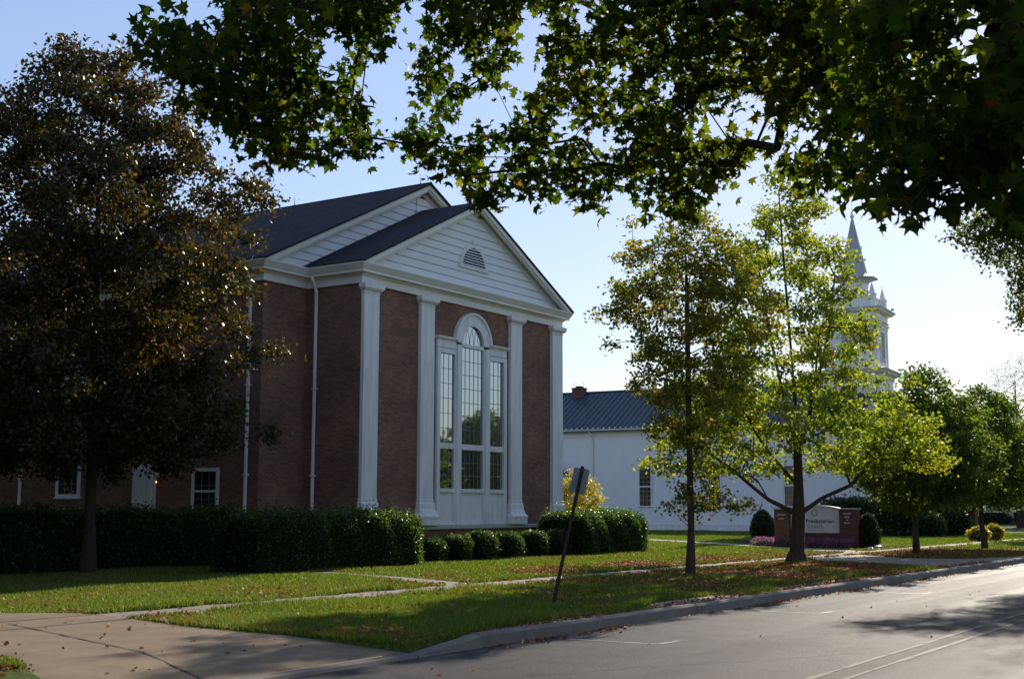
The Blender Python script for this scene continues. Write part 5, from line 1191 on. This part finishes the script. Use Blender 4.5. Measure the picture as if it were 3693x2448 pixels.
fartree('autumn_tree', 'green tree turning orange at the right edge beyond the verge trees', 88, 15.5, 7.6, 3.2, 'leaforange', 74, 30, .16, 240, 1.6, .42)
fartree('dark_tree', 'dark full tree behind the verge trees beside the white church', 82.5, 22.3, 6.2, 3.0, 'leafever', 75, 40, .17, 260, 1.0, .42)
fartree('dark_tree', 'dark green tree shading the yellow house', 118, 24.5, 9.5, 5.5, 'leafdeep', 76, 40, .24, 300, 2.4, .7)
fartree('dark_tree', 'green tree between the yellow house and the white church', 122, 34.0, 9.0, 5.0, 'leafdeep', 77, 40, .24, 300, 2.4, .7)
# unseen trees added at left to shade the church's side from the western sky
fartree('added_shade_tree', 'unseen tree added west of the driveway to shade the church wall', 8.0, 33.0, 14.0, 5.5, 'leafdeep', 91, 40, .3, 300, 1.3, .9, group='unseen trees added for shade west of the driveway')
for i, (x, y) in enumerate([(14.0, 46.0), (1.0, 26.0), (22.0, 60.0), (-6.0, 40.0), (4.0, 52.0), (-12.0, 22.0), (-4.0, 31.0), (12.5, 37.5), (16.5, 51.5), (5.5, 42.0)]):
    copy_tree([o for o in COL.objects if o.name == 'added_shade_tree'][0], (x, y, GZ), 1.1+i*1.9, 'unseen tree added west of the driveway to shade the church wall', 1.0+.06*i, 'unseen trees added for shade west of the driveway')
# woods closing the view
rng = R_(80); pts = []
for i in range(300):
    x = rng.uniform(215, 260); y = rng.uniform(-30, 90); pts.append((x, y, rng.uniform(1, 9)))
Cc = spray(rng, np.array(pts), 30, 2.2, .9)
o = leaves('distant_trees', Cc, .9, DIAM, 'leafever', None, rng, .3); props(o, 'distant mass of trees closing the end of the street', 'woods', None, 'stuff')

# shrubs and hedges
def blob(c, s, seg=20, rings=12, amp=.05, seed=0, p=2.0):
    rg = R_(seed); ph = rg.uniform(0, 6.28, 6); V = []
    mb = MB()
    for i in range(rings+1):
        a = math.pi*i/rings-math.pi/2
        for k in range(seg):
            b = 2*math.pi*k/seg
            d = np.array([math.cos(a)*math.cos(b), math.cos(a)*math.sin(b), math.sin(a)])
            q = np.sign(d)*np.abs(d)**(2/p); f = 1+amp*(math.sin(3*b+ph[0]+2*a)+math.sin(5*b+ph[1])*.6+math.sin(4*a+ph[2]))
            mb.v.append((c[0]+s[0]*q[0]*f, c[1]+s[1]*q[1]*f, max(c[2]+s[2]*q[2]*f, GZ-.02)))
    for i in range(rings):
        for k in range(seg):
            mb.f.append((i*seg+k, i*seg+(k+1) % seg, (i+1)*seg+(k+1) % seg, (i+1)*seg+k)); mb.m.append(0)
    return mb, ph
def shrub(name, label, c, s, n, size, leafmat, seed, group=None, amp=.05, p=2.0, taper=0.0, cat='shrub', out=.06, shape=OVAL, up=.3):
    mb, ph = blob(c, (s[0]*.9, s[1]*.9, s[2]*.92), 20, 12, amp, seed, p)
    off = (c[0], c[1], GZ); root = thing(name, label, cat, off, group)
    if taper:
        mb.v = [((x-c[0])*(1-taper*max(0, (z-c[2])/s[2]))+c[0], (y-c[1])*(1-taper*max(0, (z-c[2])/s[2]))+c[1], z) for x, y, z in mb.v]
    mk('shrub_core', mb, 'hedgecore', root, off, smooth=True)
    rg = R_(seed+500); d = rg.normal(size=(n, 3)); d /= np.linalg.norm(d, axis=1)[:, None]
    a = np.arcsin(d[:, 2]); b = np.arctan2(d[:, 1], d[:, 0])
    f = 1+amp*(np.sin(3*b+ph[0]+2*a)+np.sin(5*b+ph[1])*.6+np.sin(4*a+ph[2]))
    q = np.sign(d)*np.abs(d)**(2/p)*np.array(s)*f[:, None]
    Pn = np.array(c)+q*(.93+rg.uniform(-.02, .10, n)[:, None])+rg.normal(0, out*.5, (n, 3))
    if taper:
        k = 1-taper*np.maximum(0, (Pn[:, 2]-c[2])/s[2]); Pn[:, 0] = (Pn[:, 0]-c[0])*k+c[0]; Pn[:, 1] = (Pn[:, 1]-c[1])*k+c[1]
    Pn = Pn[Pn[:, 2] > GZ]
    leaves('foliage', Pn, size, shape, leafmat, root, rg, up, off); return root
def hedge(name, label, x0, x1, y0, y1, h, dens, size, leafmat, seed, r=.3, group=None):
    rg = R_(seed); off = ((x0+x1)/2, (y0+y1)/2, GZ); root = thing(name, label, 'hedge', off, group)
    cx, cy, cz = (x0+x1)/2, (y0+y1)/2, (h+GZ-.4)/2; hx, hy, hz = (x1-x0)/2, (y1-y0)/2, (h-GZ+.4)/2
    A = [4*hx*hy, 4*hx*hz*2, 4*hy*hz*2]; n = int(sum(A)*dens); out = []
    face = rg.choice(3, n, p=np.array(A)/sum(A)); u = rg.uniform(-1, 1, (n, 3))
    sgn = np.where(rg.random(n) < .5, -1, 1)
    u[face == 0, 2] = 1; u[face == 1, 1] = sgn[face == 1]; u[face == 2, 0] = sgn[face == 2]
    def rnd(u, sh=1.0):
        p = u*np.array([hx, hy, hz]); inner = np.clip(p, [-hx+r, -hy+r, -hz], [hx-r, hy-r, hz-r]); d = p-inner; l = np.linalg.norm(d, axis=1)[:, None]
        q = inner+np.where(l > 1e-6, d/np.maximum(l, 1e-6)*np.minimum(r, l), 0)
        w = .05*np.sin(q[:, 0]*2.1+seed)+.04*np.sin(q[:, 0]*5.3+q[:, 2]*3)
        q = q*sh; q[:, 1] += w*np.sign(q[:, 1]); q[:, 2] += w*.8*(q[:, 2] > 0); return q+np.array([cx, cy, cz])
    Pn = rnd(u)+rg.normal(0, .035, (n, 3)); Pn[:, 2] += np.where(face == 0, rg.exponential(.055, n), 0)
    Pn = Pn[Pn[:, 2] > GZ]
    leaves('foliage', Pn, size, OVAL, leafmat, root, rg, .25, off)
    g_ = 40; mb = MB(); vs = []
    nx_ = max(8, int((x1-x0)/.25))
    for i in range(nx_+1):
        t = -1+2*i/nx_
        ringp = [(-1, -1), (-1, -.3), (-1, .5), (-1, 1), (-.5, 1), (.5, 1), (1, 1), (1, .5), (1, -.3), (1, -1)]
        q = rnd(np.array([[t, a, b] for a, b in ringp]), .965); vs.extend([tuple(p) for p in q])
    k = 10; mb.v = vs
    for i in range(nx_):
        for j in range(k-1): mb.f.append((i*k+j, (i+1)*k+j, (i+1)*k+j+1, i*k+j+1)); mb.m.append(0)
    mb.f.append(tuple(range(k))); mb.f.append(tuple(nx_*k+j for j in range(k-1, -1, -1))); mb.m += [0, 0]
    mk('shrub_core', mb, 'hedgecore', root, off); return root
hedge('hedge', 'dark hedge below the side windows, behind the trunk of the copper-leaved tree', 13.5, 26.5, 25.95, 27.3, 1.56, 420, .06, 'leafhedge', 15, .35)
hedge('hedge', 'long clipped hedge at the left corner of the brick church, partly in its shadow', 22.2, 28.75, 21.55, 23.3, 1.48, 760, .05, 'leafhedge', 5, .35)
hedge('hedge', 'clipped hedge at the right-hand corner of the brick church behind the leaning sign', 37.5, 42.7, 21.7, 23.6, 1.46, 800, .05, 'leafhedge', 6, .55)
first = None
BW = ['half hidden against the end of the long hedge', 'second from the long hedge', 'third from the long hedge', 'below the tall window sill, fourth from the long hedge', 'second from the leaning post', 'directly behind the leaning post']
for i, (x, w, h) in enumerate([(30.15, .42, .70), (31.3, .50, .82), (32.62, .50, .90), (34.05, .53, .84), (35.6, .51, .88), (37.0, .48, .90)]):
    shrub('ball_shrub', 'clipped round shrub '+BW[i], (x, 22.45, GZ+h*.46), (w, w, h*.5), 2600, .04, 'leafhedge', 90+i, 'round clipped shrubs under the tall window', .03, 2.5)
rng = R_(95)
tips = crown_tips(rng, 150, 43.35, 25.5, [(.4, .5), (1.0, 1.15), (1.6, 1.3), (2.2, 1.0), (2.9, .4)], .22, .2, .25)
tree('shrub', 'yellow-leaved shrub beside the right corner of the brick church', 'shrub', [(43.35, 25.5, GZ), (43.35, 25.5, .3), (43.35, 25.5, .6)], tips, 'leafyellow', rng, 95, .14, .062, OVAL, .006, .06, 'bark', up=.5, start=1, jit=.05)
shrub('evergreen_shrub', 'clipped cone-shaped evergreen left of the church sign', (59.0, 24.1, .86), (.62, .62, .78), 2600, .07, 'leafever', 101, 'cone evergreens either side of the church sign', .03, 2.2, .45)
shrub('evergreen_shrub', 'lighter cone-shaped evergreen right of the church sign', (52.1, 16.75, .78), (.52, .52, .72), 2600, .06, 'leafever', 102, 'cone evergreens either side of the church sign', .04, 2.2, .45)
hedge('hedge', 'big dark shrub mass at the front of the white church', 74.0, 78.5, 21.0, 27.0, 2.2, 60, .16, 'leafever', 8, .8)
shrub('evergreen_shrub', 'rounded dark bush in front of the dark shrub mass', (74.6, 20.5, .75), (1.0, 1.0, .85), 1800, .1, 'leafhedge', 103, None, .04, 2.2)
shrub('evergreen_shrub', 'dark low bush beside the brown brick gatepost', (79.5, 20.8, .9), (1.7, 1.4, 1.15), 1800, .14, 'leafever', 104, None, .05, 2.2)
shrub('yellow_shrub', 'small yellow-topped shrub beside the leaning street tree', (66.0, 15.7, .42), (.55, .55, .42), 1300, .07, 'leafyellow', 105, 'pair of small yellow shrubs', .05, 2.0)
shrub('yellow_shrub', 'farther of the two small yellow shrubs by the walk', (68.3, 15.5, .50), (.5, .5, .45), 1300, .07, 'leafyellow', 106, 'pair of small yellow shrubs', .05, 2.0)
for i, x in enumerate((146.0, 146.2)):
    shrub('evergreen_shrub', ['low dark bush below the yellow house window', 'tall narrow bush by the door of the yellow house'][i], (x, 33.0-i*2.9, .7+.3*i), (.7, 2.0-i*1.1, .7+.6*i), 900, .16, 'leafever', 107+i)
# flowers
rng = R_(110); n = 9000
y = rng.uniform(16.9, 21.8, n); x = 50.75+rng.uniform(-.65, .55, n)+np.maximum(0, y-18.6)*.55; z = GZ+.05+rng.uniform(.0, .34, n)*np.clip(1.2-np.abs(x-50.8-np.maximum(0, y-18.6)*.55), .2, 1)
o = leaves('flowers', np.stack([x, y, z], 1), .055, DIAM, 'petal', None, rng, .7); props(o, 'low bed of pink flowers in front of the church sign', 'flowers', None, 'stuff')
n = 3000; y = rng.uniform(16.9, 21.8, n); x = 50.75+rng.uniform(-.7, .6, n)+np.maximum(0, y-18.6)*.55
o = leaves('flower_foliage', np.stack([x, y, GZ+rng.uniform(.02, .26, n)], 1), .07, OVAL, 'leafhedge', None, rng, .4); props(o, 'green foliage among the pink flowers', 'foliage', None, 'stuff')
for i, (x, y, s) in enumerate([(49.85, 15.95, .12), (50.6, 15.85, .2)]):
    mb, _ = blob((x, y, GZ+s*.3), (s*1.3, s, s*.55), 9, 6, .12, 120+i, 2.0)
    props(mk('landscape_stone', mb, 'stoneglint', None, (x, y, GZ)), ['smaller pale stone by the walk at the church sign', 'larger pale stone by the walk at the church sign'][i], 'stone', 'pale stones by the walk')

# grass blades and fallen leaves
rng = R_(200)
def inpoly(x, y, P_):
    c = np.zeros(len(x), bool); n = len(P_)
    for i in range(n):
        x1, y1 = P_[i]; x2, y2 = P_[(i+1) % n]
        with np.errstate(divide='ignore', invalid='ignore'): k = ((y1 > y) != (y2 > y)) & (x < (x2-x1)*(y-y1)/(y2-y1+1e-12)+x1)
        c ^= k
    return c
PATHS = [[(45.2, 15.3), (47.6, 15.3), (50.6, 19.4), (55.0, 24.3), (60.5, 31.0), (59.2, 31.4), (53.6, 24.9), (49.2, 19.6)], [(34.3, 9.13), (36.2, 11.4), (37.0, 13.3), (38.6, 14.38), (43.6, 14.34), (41.3, 12.2), (41.8, 10.4), (46.5, 9.13)], B,
         [(21.2, 15.4), (22.1, 15.4), (23.2, 18.0), (24.1, 21.2), (23.5, 21.2), (22.5, 18.1)], [(12.8, 9.1), (16.8, 9.1), (16.4, 9.36), (15.1, 9.42), (13.4, 9.32)], [(18.0, 9.1), (22.0, 9.1), (21.5, 9.68), (19.3, 9.78), (18.3, 9.48)], [(23.1, 9.1), (31.3, 9.1), (30.8, 9.5), (27.0, 9.64), (23.8, 9.7)]]
def grassy(x, y):
    e = .06*np.sin(x*3.1)+.05*np.sin(x*7.7+1)
    k = (y > 9.14) & ~((y > 14.46+e) & (y < 15.36+e*.8) & (x > 12.2)) & ~inpoly(x, y, DRIVE) & ~((x > 28.9) & (x < 40.5) & (y > 24.1)) & ~((x > 27) & (x < 42.4) & (y > 26.3))
    for P_ in PATHS: k &= ~inpoly(x, y, P_)
    return k
def inframe(x, y):
    a = np.arctan2(x, y); return (a > YAW-.42) & (a < YAW+.42)
n = 1000000
d = 1/(1/13.5-rng.random(n)*(1/13.5-1/95.0)); a = YAW+rng.uniform(-.41, .41, n)
x, y = d*np.sin(a), d*np.cos(a); k = grassy(x, y) & ((y < 26) | ((x > 42.4) & (y < 44))) & (d > 12.8)
x, y, d = x[k], y[k], d[k]
keep = rng.random(len(x)) < np.clip(.9+.1*np.sin(x*2)*np.sin(y*3), .3, 1); x, y, d = x[keep], y[keep], d[keep]
fx, fy = rng.uniform(60, 88, 90000), rng.uniform(14, 48, 90000); k = grassy(fx, fy) & inframe(fx, fy) & (np.hypot(fx, fy) > 62); x = np.append(x, fx[k]); y = np.append(y, fy[k]); d = np.hypot(x, y)
m = len(x); hgt = rng.uniform(.035, .085, m)*(1+.35*np.sin(x*1.3+2*np.sin(y*.9)))*(1+.5*((np.abs(y-14.45) < .12) | (np.abs(y-15.45) < .15) | (np.abs(y-9.6) < .3)))
w = .0048*np.clip(d/14, 1, 5)*1.5; th = rng.uniform(0, 6.28, m); lx, ly = rng.normal(0, .4, m)*hgt, rng.normal(0, .4, m)*hgt
V = np.empty((m, 3, 3)); V[:, 0] = np.stack([x-w*np.cos(th), y-w*np.sin(th), np.full(m, GZ-.005)], 1); V[:, 1] = np.stack([x+w*np.cos(th), y+w*np.sin(th), np.full(m, GZ-.005)], 1); V[:, 2] = np.stack([x+lx, y+ly, GZ+hgt], 1)
o = np_mesh('grass', V.reshape(-1, 3), np.full(m, 3), 'blade'); props(o, 'mown grass of the church lawn and the verge', 'grass', None, 'stuff')

def scatter(n, fx, fy, test, zf):
    x, y = fx(n), fy(n); k = test(x, y); x, y = x[k], y[k]; return np.stack([x, y, zf(x, y)], 1)
L_ = []
zg = lambda x, y: GZ+.035+rng.uniform(0, .03, len(x))
L_.append(scatter(26000, lambda n: rng.normal(32, 6.5, n), lambda n: rng.uniform(9.2, 18, n), grassy, zg))
L_.append(scatter(24000, lambda n: rng.normal(41, 6, n), lambda n: rng.uniform(9.2, 16, n), grassy, zg))
L_.append(scatter(1500, lambda n: rng.uniform(12, 40, n), lambda n: rng.uniform(9.1, 22, n), grassy, zg))
L_.append(scatter(800, lambda n: 12.0+np.abs(rng.normal(0, .55, n)), lambda n: rng.uniform(9.2, 14.5, n), grassy, zg))
L_.append(scatter(800, lambda n: rng.uniform(12.2, 24, n), lambda n: 15.5+np.abs(rng.normal(0, .25, n)), grassy, zg))
L_.append(scatter(2200, lambda n: rng.uniform(12.3, 40, n), lambda n: 9.25+rng.normal(0, .18, n), lambda x, y: y > 9.12, lambda x, y: GZ+.03+0*x))
cl = np.concatenate([rng.normal(c_, s_, q_) for c_, s_, q_ in ((14.0, .45, 70), (16.1, .35, 70), (22.5, .8, 90), (26, 1.2, 60), (30.5, 1.5, 80), (36, 3, 90), (19.5, 1, 30))])
L_.append(np.stack([cl, 8.86-np.abs(rng.normal(0, .09, len(cl))), np.full(len(cl), .02)], 1))
L_.append(scatter(130, lambda n: rng.uniform(5, 12.4, n), lambda n: rng.uniform(9.4, 16.8, n), lambda x, y: inpoly(x, y, DRIVE), lambda x, y: .150+0*x-np.maximum(0, 11.5-y)*.035))
L_.append(scatter(200, lambda n: rng.normal(7.9, .35, n), lambda n: rng.normal(11.0, .5, n), lambda x, y: ~inpoly(x, y, DRIVE), zg))
L_.append(scatter(60, lambda n: rng.uniform(9, 60, n), lambda n: rng.uniform(3, 8.8, n), lambda x, y: y > 0, lambda x, y: .012+0*x))
L_.append(scatter(260, lambda n: rng.uniform(12.5, 45, n), lambda n: rng.uniform(14.4, 15.4, n), lambda x, y: y > 0, lambda x, y: GZ+.025+0*x))
o = leaves('fallen_leaves', np.vstack(L_), .047, MAPLE7, 'litter', None, rng, 1.1, cup=.5); props(o, 'brown and orange fallen leaves on the grass, kerb and driveway', 'leaves', None, 'stuff')
